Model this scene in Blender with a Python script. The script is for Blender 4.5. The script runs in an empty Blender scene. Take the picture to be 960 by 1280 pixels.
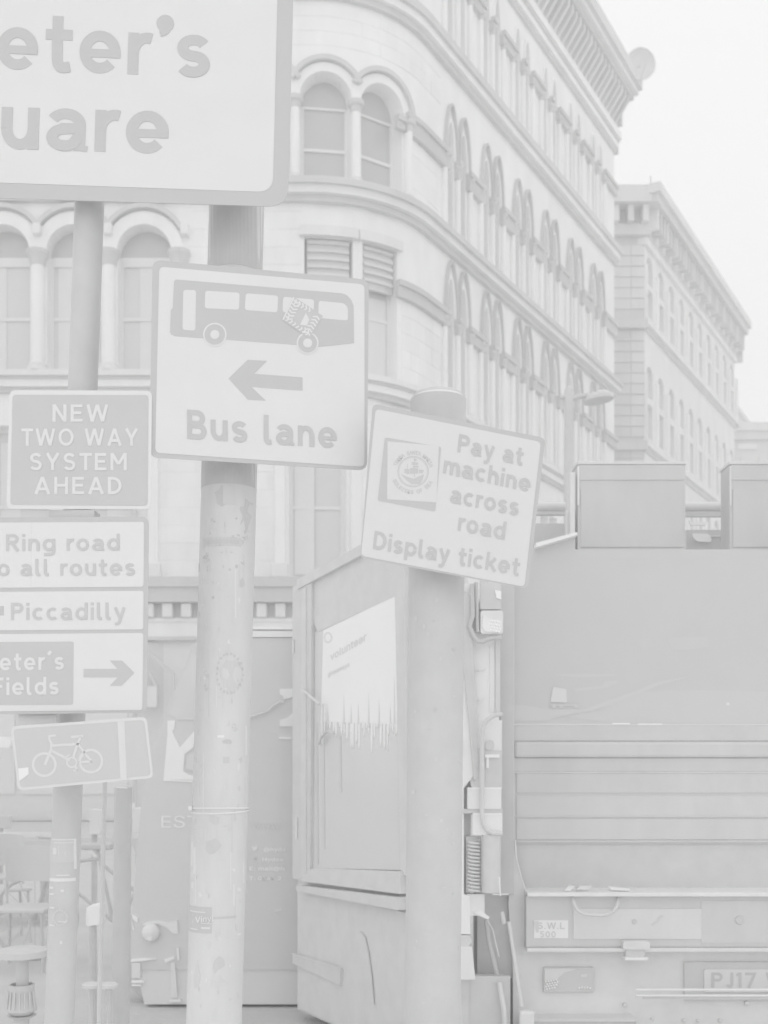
import bpy, bmesh, math, os, random
from mathutils import Vector, Matrix
from mathutils.geometry import tessellate_polygon
random.seed(7)
SC = bpy.context.scene
COL = SC.collection
# ------------------------------------------------------------------ camera
HAZE = .011
F = 1400.0                      # focal length in photo pixels (960 x 1280)
EYE = 1.6; HZ = 940.0
cam = bpy.data.cameras.new('camera'); co = bpy.data.objects.new('camera', cam); COL.objects.link(co)
co.location = (0, 0, EYE); co.rotation_euler = (math.radians(90), 0, 0)
cam.sensor_width = 36; cam.sensor_fit = 'AUTO'; cam.lens = F/1280*36
cam.shift_y = (HZ-640)/1280; cam.clip_start = .05; cam.clip_end = 2000
cam.dof.use_dof = True; cam.dof.focus_distance = 3.45; cam.dof.aperture_fstop = 5.0
SC.camera = co
SC.view_settings.view_transform = 'Standard'; SC.view_settings.look = 'None'
SC.view_settings.exposure = -1.30; SC.view_settings.gamma = 1.0
SC.cycles.use_denoising = True
SC.cycles.max_bounces = 24; SC.cycles.diffuse_bounces = 12; SC.cycles.volume_bounces = 12
# ------------------------------------------------------------------ world: flat white overcast
SUN_EL = math.radians(30)
W = bpy.data.worlds.new('World'); SC.world = W; W.use_nodes = True
nt = W.node_tree; nt.nodes.clear()
wo = nt.nodes.new('ShaderNodeOutputWorld'); bg = nt.nodes.new('ShaderNodeBackground')
sky = nt.nodes.new('ShaderNodeTexSky'); sky.sky_type = 'NISHITA'; sky.sun_disc = False
sky.sun_elevation = SUN_EL; sky.sun_rotation = math.radians(182); sky.air_density = 1; sky.dust_density = 4
bw = nt.nodes.new('ShaderNodeRGBToBW'); mx = nt.nodes.new('ShaderNodeMix'); mx.data_type = 'RGBA'
mx.inputs[0].default_value = .96; mx.inputs[7].default_value = (17.1, 17.1, 17.1, 1)   # cloud deck over a little clear sky
nt.links.new(sky.outputs[0], bw.inputs[0]); nt.links.new(bw.outputs[0], mx.inputs[6])
nt.links.new(mx.outputs[2], bg.inputs[0]); bg.inputs[1].default_value = .15
nt.links.new(bg.outputs[0], wo.inputs[0])
sl = bpy.data.lights.new('sun', 'SUN'); sl.energy = .5; sl.angle = math.radians(60); sl.color = (1, 1, 1)
so = bpy.data.objects.new('sun', sl); COL.objects.link(so); so.location = (5, -10, 20)
sdir = Vector((math.sin(math.radians(182))*math.cos(SUN_EL), math.cos(math.radians(182))*math.cos(SUN_EL), math.sin(SUN_EL)))
so.rotation_euler = sdir.to_track_quat('Z', 'Y').to_euler()

# ------------------------------------------------------------------ materials
KALB = 1.05
def lin(t): t /= 255; return ((t+.055)/1.055)**2.4 if t > .04045 else t/12.92
_m = {}
def mat(tone, kind='paint', metal=0):
    key = (round(tone, 1), kind)
    if key in _m: return _m[key]
    m = bpy.data.materials.new('%s_%s' % (kind, str(round(tone)))); m.use_nodes = True; t = m.node_tree
    b = t.nodes['Principled BSDF']
    base = min(.97, lin(tone)*KALB)
    P = dict(paint=(.55, .25, .010, 6, .02), stone=(.9, .1, .042, 1.3, .25), metal=(.45, .3, .030, 9, .05), glass=(.12, .5, .012, 1.5, .0),
             film=(.3, .35, .012, 5, .01), print=(.6, .2, .006, 8, .0), road=(.95, .1, .03, 2.5, .3), pole=(.5, .25, .034, 9, .14),
             wood=(.8, .1, .03, 6, .1), dirty=(.6, .25, .045, 3.5, .12))[kind]
    b.inputs['Roughness'].default_value = P[0]; b.inputs['Specular IOR Level'].default_value = P[1]
    tc = t.nodes.new('ShaderNodeTexCoord'); n1 = t.nodes.new('ShaderNodeTexNoise'); n1.inputs['Scale'].default_value = P[3]
    n1.inputs['Detail'].default_value = 6; n1.inputs['Roughness'].default_value = .62
    mp = t.nodes.new('ShaderNodeMapping')
    if kind in ('stone', 'pole', 'dirty'): mp.inputs['Scale'].default_value = (1, 1, .35)
    t.links.new(tc.outputs['Object'], mp.inputs[0]); t.links.new(mp.outputs[0], n1.inputs[0])
    r = t.nodes.new('ShaderNodeMapRange'); r.inputs[1].default_value = .3; r.inputs[2].default_value = .7
    a = P[2]; r.inputs[3].default_value = base*(1-a*1.6); r.inputs[4].default_value = min(.98, base*(1+a))
    t.links.new(n1.outputs[0], r.inputs[0])
    cb = t.nodes.new('ShaderNodeCombineColor')
    for i in range(3): t.links.new(r.outputs[0], cb.inputs[i])
    t.links.new(cb.outputs[0], b.inputs['Base Color'])
    if P[4] > 0:
        n2 = t.nodes.new('ShaderNodeTexNoise'); n2.inputs['Scale'].default_value = P[3]*9; n2.inputs['Detail'].default_value = 4
        bp = t.nodes.new('ShaderNodeBump'); bp.inputs['Strength'].default_value = P[4]; bp.inputs['Distance'].default_value = .02 if kind in ('stone', 'road') else .003
        t.links.new(tc.outputs['Object'], n2.inputs[0]); t.links.new(n2.outputs[0], bp.inputs['Height']); t.links.new(bp.outputs[0], b.inputs['Normal'])
    _m[key] = m; return m

# ------------------------------------------------------------------ helpers
def at(px, py, Y): return Vector(((px-480)/F*Y, Y, EYE+(HZ-py)/F*Y))
class MB:
    """collects faces in world space; build() links them as one mesh object"""
    def __init__(s, tf=None): s.v = []; s.f = []; s.tf = tf
    def add(s, vs, fs):
        o = len(s.v)
        s.v += [tuple(s.tf(*p)) if s.tf else tuple(p) for p in vs]
        s.f += [tuple(i+o for i in f) for f in fs]; return s
    def box(s, a, b, n=(1, 1, 1)):
        """axis box in local space; n = cuts along each axis so that a warp can bend it"""
        (x0, y0, z0), (x1, y1, z1) = a, b; nx = n[0]
        vs = []; fs = []
        for i in range(nx+1):
            x = x0+(x1-x0)*i/nx
            vs += [(x, y0, z0), (x, y1, z0), (x, y1, z1), (x, y0, z1)]
        for i in range(nx):
            for k in range(4): fs.append((i*4+k, i*4+(k+1) % 4, i*4+4+(k+1) % 4, i*4+4+k))
        fs.append((3, 2, 1, 0)); e = nx*4; fs.append((e, e+1, e+2, e+3))
        return s.add(vs, fs)
    def prism(s, pts, off):
        """polygon (3D points) swept by the vector off, or by (front offset, back offset)"""
        n = len(pts); off = Vector(off); P = [Vector(p) for p in pts]
        tri = tessellate_polygon([P])
        vs = P+[p+off for p in P]
        fs = [tuple(t) for t in tri]+[tuple(i+n for i in reversed(t)) for t in tri]
        fs += [(i, (i+1) % n, (i+1) % n+n, i+n) for i in range(n)]
        return s.add(vs, fs)
    def tube(s, pts, r, seg=10, close=False, cap=True):
        P = [Vector(p) for p in pts]; n = len(P); rs = r if isinstance(r, (list, tuple)) else [r]*n
        vs = []; fs = []; prev = None
        for i, p in enumerate(P):
            if close: t = (P[(i+1) % n]-P[i-1]).normalized()
            else: t = (P[min(i+1, n-1)]-P[max(i-1, 0)]).normalized()
            if prev is None:
                u = t.cross(Vector((0, 0, 1)));
                if u.length < .1: u = t.cross(Vector((1, 0, 0)))
                u.normalize()
            else: u = (prev-t*prev.dot(t)).normalized()
            prev = u; w = t.cross(u)
            for k in range(seg):
                a = 2*math.pi*k/seg; vs.append(p+(u*math.cos(a)+w*math.sin(a))*rs[i])
        for i in range(n if close else n-1):
            for k in range(seg):
                j = (i+1) % n; fs.append((i*seg+k, i*seg+(k+1) % seg, j*seg+(k+1) % seg, j*seg+k))
        if cap and not close:
            fs.append(tuple(range(seg-1, -1, -1))); e = (n-1)*seg; fs.append(tuple(range(e, e+seg)))
        return s.add(vs, fs)
    def lathe(s, c, prof, seg=20, axis=Vector((0, 0, 1))):
        """prof = [(radius, height)] about an axis through c"""
        c = Vector(c); q = Vector((0, 0, 1)).rotation_difference(axis); vs = []; fs = []
        for r, h in prof:
            for k in range(seg):
                a = 2*math.pi*k/seg; vs.append(c+q @ Vector((r*math.cos(a), r*math.sin(a), h)))
        for i in range(len(prof)-1):
            for k in range(seg): fs.append((i*seg+k, i*seg+(k+1) % seg, (i+1)*seg+(k+1) % seg, (i+1)*seg+k))
        fs.append(tuple(range(seg-1, -1, -1))); e = (len(prof)-1)*seg; fs.append(tuple(range(e, e+seg)))
        return s.add(vs, fs)
    def build(s, name, m, parent=None, smooth=False, bevel=0, label=None):
        me = bpy.data.meshes.new(name); me.from_pydata(s.v, [], s.f); me.materials.append(m)
        bm = bmesh.new(); bm.from_mesh(me); bmesh.ops.remove_doubles(bm, verts=bm.verts, dist=1e-6)
        bmesh.ops.recalc_face_normals(bm, faces=bm.faces); bm.to_mesh(me); bm.free()
        if smooth: me.shade_smooth() if hasattr(me, 'shade_smooth') else None
        if smooth:
            try: me.set_sharp_from_angle(angle=math.radians(38))
            except Exception: pass
        o = bpy.data.objects.new(name, me); COL.objects.link(o)
        if parent is not None:
            o.parent = parent; o['_w'] = (0., 0., 0.)
            o.matrix_parent_inverse = Matrix.Translation(-Vector(parent['_w']))
        else: o['_w'] = (0., 0., 0.)
        if bevel:
            b = o.modifiers.new('bevel', 'BEVEL'); b.width = bevel; b.segments = 2; b.limit_method = 'ANGLE'
        if label: o['label'] = label
        return o
def thing(name, label, cat, loc, group=None):
    o = bpy.data.objects.new(name, None); COL.objects.link(o); o.location = loc; o['_w'] = tuple(float(c) for c in loc)
    o.empty_display_size = .1; o['label'] = label; o['category'] = cat
    if group: o['group'] = group
    return o
def tag(o, label, cat, group=None):
    o['label'] = label; o['category'] = cat
    if group: o['group'] = group
    return o
def rounded(pts, r, n=6):
    """2D polygon with rounded corners (r one value or one per corner)"""
    out = []; N = len(pts)
    for i in range(N):
        p = Vector(pts[i]); a = Vector(pts[i-1])-p; b = Vector(pts[(i+1) % N])-p
        rr = r[i] if isinstance(r, (list, tuple)) else r
        if rr <= 0: out.append(tuple(p)); continue
        la, lb = a.length, b.length; rr = min(rr, la*.48, lb*.48); a.normalize(); b.normalize()
        for k in range(n+1):
            t = k/n; q = (p+a*rr)*(1-t)**2+p*2*t*(1-t)+(p+b*rr)*t*t; out.append(tuple(q))
    return out
def circle(c, r, n=28, ry=None, a0=0, a1=360):
    ry = ry or r; full = a1-a0 >= 360
    return [(c[0]+r*math.cos(math.radians(a0+(a1-a0)*k/(n if full else n-1))), c[1]+ry*math.sin(math.radians(a0+(a1-a0)*k/(n if full else n-1)))) for k in range(n)]
class Plane:
    """a flat board standing in the street: photo points are carried onto it once and built there with real size"""
    def __init__(s, px, py, Y, n):
        s.o = at(px, py, Y); s.n = Vector(n).normalized()
        if s.n.y > 0: s.n = -s.n                      # towards the camera
        s.cam = Vector((0, 0, EYE))
    def p(s, x, y, d=0):
        r = at(x, y, 1)-s.cam; o = s.o+s.n*d
        t = (o-s.cam).dot(s.n)/r.dot(s.n); return s.cam+r*t
    def poly(s, mb, pts, d0, d1):
        P = [s.p(x, y) for x, y in pts]
        mb.prism([q+s.n*d0 for q in P], s.n*(d1-d0)); return mb
    def stroke(s, mb, pts, w, d0, d1, close=False):
        """a printed line of width w (pixels) along photo points"""
        n = len(pts)
        for i in range(n if close else n-1):
            a = Vector(pts[i]); b = Vector(pts[(i+1) % n]); t = (b-a)
            if t.length < 1e-6: continue
            t.normalize(); q = Vector((-t.y, t.x))*w/2; e = t*w*.25
            s.poly(mb, [a-e-q, b+e-q, b+e+q, a-e+q], d0, d1+.00002*(i % 5))
        return mb
    def ring(s, mb, c, r, w, d0, d1, n=36, ry=None):
        ry = ry or r
        o = circle(c, r+w/2, n, ry+w/2); i = circle(c, r-w/2, n, ry-w/2)
        O = [s.p(*q)+s.n*d0 for q in o]; I = [s.p(*q)+s.n*d0 for q in i]; k = s.n*(d1-d0)
        vs = O+I+[v+k for v in O]+[v+k for v in I]; fs = []
        for a in range(n):
            b = (a+1) % n
            fs += [(a, b, n+b, n+a), (2*n+a, 2*n+b, 3*n+b, 3*n+a), (a, b, 2*n+b, 2*n+a), (n+a, n+b, 3*n+b, 3*n+a)]
        mb.add(vs, fs); return mb
# ------------------------------------------------------------------ lettering
FONT = None
try:
    FONT = bpy.data.fonts.load(os.path.join(bpy.utils.system_resource('DATAFILES'), 'fonts', 'Inter.woff2'))
except Exception: pass
def text2d(s, bold=.02, space=1.04):
    cu = bpy.data.curves.new('lettering', 'FONT'); cu.body = s; cu.offset = bold; cu.size = 1; cu.space_character = space; cu.resolution_u = 4
    if FONT: cu.font = FONT
    o = bpy.data.objects.new('lettering', cu); COL.objects.link(o); bpy.context.view_layer.update()
    dg = bpy.context.evaluated_depsgraph_get(); me = o.evaluated_get(dg).to_mesh()
    vs = [(v.co.x, v.co.y) for v in me.vertices]; fs = [tuple(p.vertices) for p in me.polygons]
    o.evaluated_get(dg).to_mesh_clear(); bpy.data.objects.remove(o); bpy.data.curves.remove(cu)
    return vs, fs
CAPH = .727
def write(pl, s, a, b, h, m, parent, bold=.02, space=1.04, d=.003, up=None, prefix='', name='lettering', thick=.0008, xh=False):
    """text on a board: baseline from photo point a to b, capital height h pixels (x-height when xh)"""
    vs, fs = text2d(s, bold, space)
    x0 = min(v[0] for v in vs); x1 = max(v[0] for v in vs); w = x1-x0
    A = pl.p(*a); B = pl.p(*b); U = (B-A)/w
    mid = ((a[0]+b[0])/2, (a[1]+b[1])/2); up = up or (0, -1)
    Vv = (pl.p(mid[0]+up[0]*h, mid[1]+up[1]*h)-pl.p(*mid))/(.546 if xh else CAPH)
    if prefix:
        v2, f2 = text2d(prefix, bold, space); e = max(v[0] for v in v2)
        sh = x0-e-.06; o = len(vs); vs = vs+[(v[0]+sh, v[1]) for v in v2]; fs = fs+[tuple(i+o for i in f) for f in f2]
    P = [A+U*(v[0]-x0)+Vv*v[1]+pl.n*d for v in vs]
    n = len(P); mb = MB(); cnt = {}
    for f in fs:
        for i in range(len(f)):
            e = (f[i], f[(i+1) % len(f)]); cnt[e] = cnt.get(e, 0)+1
    side = [e for e in cnt if (e[1], e[0]) not in cnt]
    mb.add(P+[p-pl.n*thick for p in P], fs+[(e[1], e[0], e[0]+n, e[1]+n) for e in side])
    return mb.build(name, m, parent)

# stroke alphabet in the manner of road-sign lettering: x-height 1, capitals 1.4
def _E(cx, cy, rx, ry, a0, a1, n=None):
    n = n or max(4, int(abs(a1-a0)/11)); return [(cx+rx*math.cos(math.radians(a0+(a1-a0)*i/n)), cy+ry*math.sin(math.radians(a0+(a1-a0)*i/n))) for i in range(n+1)]
def _crv(P, n=6):
    out = []; Q = [P[0]]+list(P)+[P[-1]]
    for i in range(1, len(Q)-2):
        p0, p1, p2, p3 = [Vector(q) for q in Q[i-1:i+3]]
        for k in range(n):
            t = k/n; out.append(tuple(.5*((2*p1)+(-p0+p2)*t+(2*p0-5*p1+4*p2-p3)*t*t+(-p0+3*p1-3*p2+p3)*t**3)))
    return out+[tuple(P[-1])]
def glyph(c, s):
    """(list of centre lines, outline width); a centre line starting with 'o' is closed"""
    h = s/2; H = 1.4; W = .94; b = W/2; n = .84; m = n/2; rx, ry = b-h, .51-h
    stem = lambda x, y0, y1: [(x, y0), (x, y1)]
    bowl = ['o']+_E(b, .5, rx, ry, 0, 350, 35)
    arch = lambda x0, w: _E(x0+w/2, .5+.0, w/2-h, .51-h, 180, 0)+[(x0+w-h, 0)]
    pb = lambda y0, y1, w: [(h, y1-h), (w-(y1-y0)/2, y1-h)]+_E(w-(y1-y0)/2, (y0+y1)/2, (y1-y0)/2-h, (y1-y0)/2-h, 80, -80)+[(w-(y1-y0)/2, y0+h), (h, y0+h)]
    G = {
     'o': ([bowl], W), 'c': ([_E(b, .5, rx, ry, 48, 312)], .84),
     'e': ([_E(b, .5, rx, ry, -42, -360)+[(W-h, .47-h*.8)], [0.8, (h, .47), (W-h*.9, .47)]], W),
     'a': ([_E(.42, .62, .32, .39-h, 152, 0)+[(.74, .0)], [.55, (.72, .07), (.92, .045)], [(.72, .60-h*.55), (.42, .60-h*.55)]+_E(.42, .30+h*.12, .42-h, .28-h*.62, 90, 270)+[(.50, .02+h*.80), (.60, .03+h*1.15), (.70, .33)]], .90),
     'd': ([bowl, stem(W-h, 0, H)], W), 'p': ([bowl, stem(h, -.4, 1)], W), 'q': ([bowl, stem(W-h, -.4, 1)], W),
     'g': ([bowl, _crv([(W-h, 1), (W-h, .4), (W-h, 0), (W-h-.09, -.22), (.44, -.40+h), (.12, -.30)])], W),
     'n': ([stem(h, 0, 1), arch(0, n)], n), 'h': ([stem(h, 0, H), arch(0, n)], n),
     'm': ([stem(h, 0, 1), arch(0, .78), arch(.78-s, .78)], 1.56-s),
     'u': ([_E(m, .5, m-h, .51-h, 180, 360), stem(h, .5, 1), stem(n-h, 0, 1)], n),
     'r': ([stem(h, 0, 1), _E(.44, .5, .44-h, .51-h, 180, 72)], .56),
     'l': ([_crv([(h, H), (h, 1.0), (h, .5), (h+.02, .22), (h+.10, .09), (h+.27, h-.02)])], .42),
     'i': ([stem(h, 0, 1), [(h, H-s*.95), (h, H)]], s), 't': ([_crv([(.15+h, 1.32), (.15+h, 1.0), (.15+h, .5), (.17+h, .22), (.26+h, .09), (.45+h, h-.01)]), [(0, 1-h), (.62, 1-h)]], .66),
     's': ([_E(.395, .755-h/2, .375-h*.95, .255-h/2, 28, 250)+_E(.385, .245+h/2, .385-h, .255-h/2, 70, -152)], .77),
     'k': ([stem(h, 0, H), [(.76, 1), (s*.9, .42)], [(.34, .58), (.82, 0)]], .86),
     'y': ([[(h*.8, 1), (.46, .08)], [(.86-h*.8, 1), (.40, -.22), (.30, -.33), (.08, -.35)]], .86),
     'v': ([[(h*.8, 1), (.43, 0)], [(.86-h*.8, 1), (.43, 0)]], .86),
     'B': ([stem(h, 0, H), pb(.68-h*.4, H, .88), pb(0, .78, .95)], .95), 'D': ([stem(h, 0, H), [(h, H-h), (.38, H-h)]+_E(.38, H/2, .66-h, H/2-h, 85, -85)+[(.38, h), (h, h)]], 1.04),
     'P': ([stem(h, 0, H), pb(.58, H, .94)], .94), 'R': ([stem(h, 0, H), pb(.60, H, .94), [(.45, .66), (.90, 0)]], .98),
     'S': ([_E(.475, 1.06-h/2, .445-h, .35-h/2, 22, 250)+_E(.47, .35+h/2, .47-h, .36-h/2, 70, -155)], .94), 'J': ([[(.62-h, H), (.62-h, .36)]+_E(.31, .34, .31-h, .34-h, 0, -165)], .62), '1': ([stem(.30, 0, H), [(.26, H-.05), (0, 1.12)]], .44), '7': ([[(0, H-h), (.78, H-h), (.30, 0)]], .84), 'V': ([[(h*.8, H), (.50, .02)], [(1.0-h*.8, H), (.50, .02)]], 1.0), 'L': ([[(h, H), (h, h), (.8, h)]], .8), '5': ([[(.78, H-h), (.16, H-h), (.13, .86)]+_E(.38, .46, .42-h, .46-h, 100, -150)], .84), '0': ([['o']+_E(.45, .7, .45-h, .71-h, 0, 350, 35)], .90), '.': ([[(h, 0), (h, s)]], s),
     'F': ([stem(h, 0, H), [(h, H-h), (.84, H-h)], [(h, .70), (.74, .70)]], .84), 'E': ([stem(h, 0, H), [(h, H-h), (.88, H-h)], [(h, .72), (.80, .72)], [(h, h), (.90, h)]], .90),
     'N': ([stem(h, 0, H), stem(1.04-h, 0, H), [(h, H-.02), (1.04-h, .02)]], 1.04), 'H': ([stem(h, 0, H), stem(1.04-h, 0, H), [(h, .72), (1.04-h, .72)]], 1.04),
     'W': ([[(h*.7, H), (.40, .02)], [(.40, .02), (.78, H-.02)], [(.78, H-.02), (1.16, .02)], [(1.16, .02), (1.56-h*.7, H)]], 1.56), 'T': ([stem(.48, 0, H-.01), [(0, H-h), (.96, H-h)]], .96),
     'O': ([['o']+_E(.62, .7, .62-h, .71-h, 0, 350, 35)], 1.24), 'Q': ([['o']+_E(.62, .7, .62-h, .71-h, 0, 350, 35), [(.8, .3), (1.1, 0)]], 1.24),
     'Y': ([[(h*.8, H), (.52, .62)], [(1.04-h*.8, H), (.52, .62)], stem(.52, 0, .66)], 1.04), 'M': ([stem(h, 0, H), stem(1.26-h, 0, H), [(h, H-.03), (.63, .5)], [(.63, .5), (1.26-h, H-.03)]], 1.26),
     'A': ([[(h*.8, 0), (.58, H-.01)], [(1.16-h*.8, 0), (.58, H-.01)], [(.22, .42), (.94, .42)]], 1.16),
     '\u2019': ([['o']+_E(.15, 1.25, .075, .08, 0, 330, 11), [.5]+_crv([(.23, 1.27), (.22, 1.12), (.14, 1.03), (.04, .99)])], .30), '\u00b4': ([[(.06, 1.20), (.30, 1.46)]], .36)}
    return G[c]
def ribbon(P, w):
    """flat strip of width w along a centre line -> (verts, faces)"""
    if isinstance(P[0], float): w *= P[0]; P = P[1:]
    closed = P[0] == 'o'
    if closed: P = P[1:]
    Q = [Vector(P[0])]
    for p in P[1:]:
        if (Vector(p)-Q[-1]).length > 1e-4: Q.append(Vector(p))
    n = len(Q); vs = []
    for i, p in enumerate(Q):
        a = Q[i-1] if (i or closed) else None; b_ = Q[(i+1) % n] if (i < n-1 or closed) else None
        t0 = (p-a).normalized() if a is not None else None; t1 = (b_-p).normalized() if b_ is not None else None
        t = (t0 or t1) if (t0 is None or t1 is None) else (t0+t1).normalized()
        k = 1/max(.5, t.dot(t1 if t1 is not None else t0)); q = Vector((-t.y, t.x))*w/2*k; vs += [p+q, p-q]
    fs = [(2*i, 2*i+1, 2*((i+1) % n)+1, 2*((i+1) % n)) for i in range(n if closed else n-1)]
    return vs, fs
def road_text(s, st, gap):
    V = []; x = 0
    for c in s:
        if c == ' ': x += .62; continue
        L, w = glyph(c, st)
        for k, l in enumerate(L):
            vs, fs = ribbon(l, st); V.append(([(v.x+x, v.y) for v in vs], fs, k))
        x += w+gap*(.75 if c in 'ry\u2019rtT' else 1)
    return V
def roadwrite(pl, s, a, b, h, m, parent, st=.28, gap=.20, up=(0, -1), prefix='', d=.0022, name='lettering'):
    """road-sign lettering on a board; baseline photo points a..b, capital height h pixels"""
    V = road_text(s, st, gap); xs = [v[0] for g_ in V for v in g_[0]]; x0, x1 = min(xs), max(xs)
    A = pl.p(*a); B = pl.p(*b); U = (B-A)/(x1-x0); mid = ((a[0]+b[0])/2, (a[1]+b[1])/2)
    Vv = (pl.p(mid[0]+up[0]*h, mid[1]+up[1]*h)-pl.p(*mid))/1.4
    if prefix:
        V2 = road_text(prefix, st, gap); e = max(v[0] for g_ in V2 for v in g_[0]); V += [([(v[0]+x0-e-gap, v[1]) for v in g_[0]], g_[1], g_[2]) for g_ in V2]
    last = None; xoff = 0; words = {}
    V.sort(key=lambda g_: min(v[0] for v in g_[0])); wi = 0; e = None
    for g_ in V:
        lo = min(v[0] for v in g_[0])
        if e is not None and lo-e > gap+.22: wi += 1
        e = max(e if e is not None else -99, max(v[0] for v in g_[0])); words.setdefault(wi, []).append(g_)
    for grp in words.values():
      mb = MB()
      for vs, fs, k in grp:
        P = [A+U*(v[0]-x0)+Vv*v[1]+pl.n*(d+.0002*k+.000012*i) for i, v in enumerate(vs)]; n = len(P); cnt = {}
        for f in fs:
            for i in range(len(f)): e = (f[i], f[(i+1) % len(f)]); cnt[e] = 1
        side = [e for e in cnt if (e[1], e[0]) not in cnt]
        mb.add(P+[p-pl.n*.0008 for p in P], fs+[(q_[1], q_[0], q_[0]+n, q_[1]+n) for q_ in side])
      last = mb.build(name, m, parent)
    return last

BLK = mat(202.5, 'paint'); BLK2 = mat(204, 'metal'); STEEL = mat(212, 'metal')
# ================================================================== SETTING
def struct(o): o['kind'] = 'structure'; return o
g = MB(); g.box((-60, -25, -.4), (60, 110, 0)); struct(g.build('ground', mat(206, 'road')))
g = MB(); g.box((-40, -20, .004), (8, 5.0, .12)); struct(g.build('pavement', mat(228, 'road'), bevel=.01))
g = MB(); g.box((-40, 19.2, .004), (-.6, 23.6, .13)); struct(g.build('far_pavement', mat(208, 'road')))

# ------------------------------------------------------------------ warehouse on the corner
Xa, Yf, R = -1.6, 24.0, 2.84
LA = R*math.pi/3; Bx, By = Xa+R*math.sin(math.pi/3), Yf+R*.5
def warp(s, d, z):
    """s along the front, round the corner and up the side street; d outwards; z up"""
    if s <= 0: p = (Xa+s, Yf); n = (0, -1)
    elif s < LA:
        t = s/R; p = (Xa+R*math.sin(t), Yf+R*(1-math.cos(t))); n = (math.sin(t), -math.cos(t))
    else: k = s-LA; p = (Bx+.5*k, By+.866*k); n = (.866, -.5)
    return Vector((p[0]+n[0]*d, p[1]+n[1]*d, z))
SEND = LA+13.55; SBEG = -14.0
def cuts(a, b): return max(1, int(math.ceil((b-a)/.28))) if (b > 0 and a < LA) else 1
def segs(a, b):
    """split an s range at the ends of the curve so that straight runs stay cheap"""
    e = [a]+[q for q in (0, LA) if a < q < b]+[b]
    return list(zip(e, e[1:]))
def bandmb(a, b, d0, d1, z0, z1, mb=None):
    mb = mb or MB(warp)
    for p, q in segs(a, b): mb.box((p, d0, z0), (q, d1, z1), (cuts(p, q), 1, 1))
    return mb
WH = thing('stone_warehouse', 'pale stone Victorian warehouse with arched windows and a rounded corner', 'building', (0, 25, 0))
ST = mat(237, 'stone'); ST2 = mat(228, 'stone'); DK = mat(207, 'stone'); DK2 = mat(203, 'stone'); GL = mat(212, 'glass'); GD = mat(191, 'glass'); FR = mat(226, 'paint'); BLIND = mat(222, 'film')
def wall_zone(a, b, z0, z1, ops, mb, depth=.38):
    """wall face with openings (centre, half width, sill z, spring z, arched?) and their reveals"""
    ops = sorted(ops); x = a
    def quad(p, q, r, s_): mb.add([p, q, r, s_], [(0, 1, 2, 3)])
    def strip(p, q, zb, zt):
        for u, v in segs(p, q):
            n = cuts(u, v)
            for i in range(n):
                s0 = u+(v-u)*i/n; s1 = u+(v-u)*(i+1)/n
                quad((s0, 0, zb), (s1, 0, zb), (s1, 0, zt), (s0, 0, zt))
    for (c, h, zs, zp, arch) in ops:
        strip(x, c-h, z0, z1); x = c+h
        if zs > z0: strip(c-h, c+h, z0, zs)
        N = 14 if arch else 1
        top = [(c-h*math.cos(math.pi*i/N), zp+h*arch*math.sin(math.pi*i/N)) for i in range(N+1)] if arch else [(c-h, zp), (c+h, zp)]
        for (s0, t0), (s1, t1) in zip(top, top[1:]):
            quad((s0, 0, t0), (s1, 0, t1), (s1, 0, z1), (s0, 0, z1))
            quad((s0, 0, t0), (s1, 0, t1), (s1, -depth, t1), (s0, -depth, t0))
        quad((c-h, 0, zs), (c-h, 0, zp), (c-h, -depth, zp), (c-h, -depth, zs))
        quad((c+h, 0, zs), (c+h, 0, zp), (c+h, -depth, zp), (c+h, -depth, zs))
        quad((c-h, 0, zs), (c+h, 0, zs), (c+h, -depth, zs), (c-h, -depth, zs))
    strip(x, b, z0, z1)
def arc_pts(c, zp, r, k, n=16, a0=0, a1=180):
    return [(c-r*math.cos(math.radians(a0+(a1-a0)*i/n)), zp+k*r*math.sin(math.radians(a0+(a1-a0)*i/n))) for i in range(n+1)]
def arch_ring(mb, c, zp, r0, r1, k, d0, d1, n=16, a0=0, a1=180):
    i0 = arc_pts(c, zp, r0, k, n, a0, a1); i1 = [(c-(r1)*math.cos(math.radians(a0+(a1-a0)*i/n)), zp+(k*r0+(r1-r0))*math.sin(math.radians(a0+(a1-a0)*i/n))) for i in range(n+1)]
    vs = []
    for (s0, z0), (s1, z1) in zip(i0, i1): vs += [(s0, d0, z0), (s1, d0, z1), (s1, d1, z1), (s0, d1, z0)]
    fs = []
    for i in range(n):
        for q in range(4): fs.append((i*4+q, i*4+(q+1) % 4, i*4+4+(q+1) % 4, i*4+4+q))
    fs += [(0, 1, 2, 3), (n*4, n*4+1, n*4+2, n*4+3)]
    mb.add(vs, fs)
wall = MB(warp)
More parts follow.
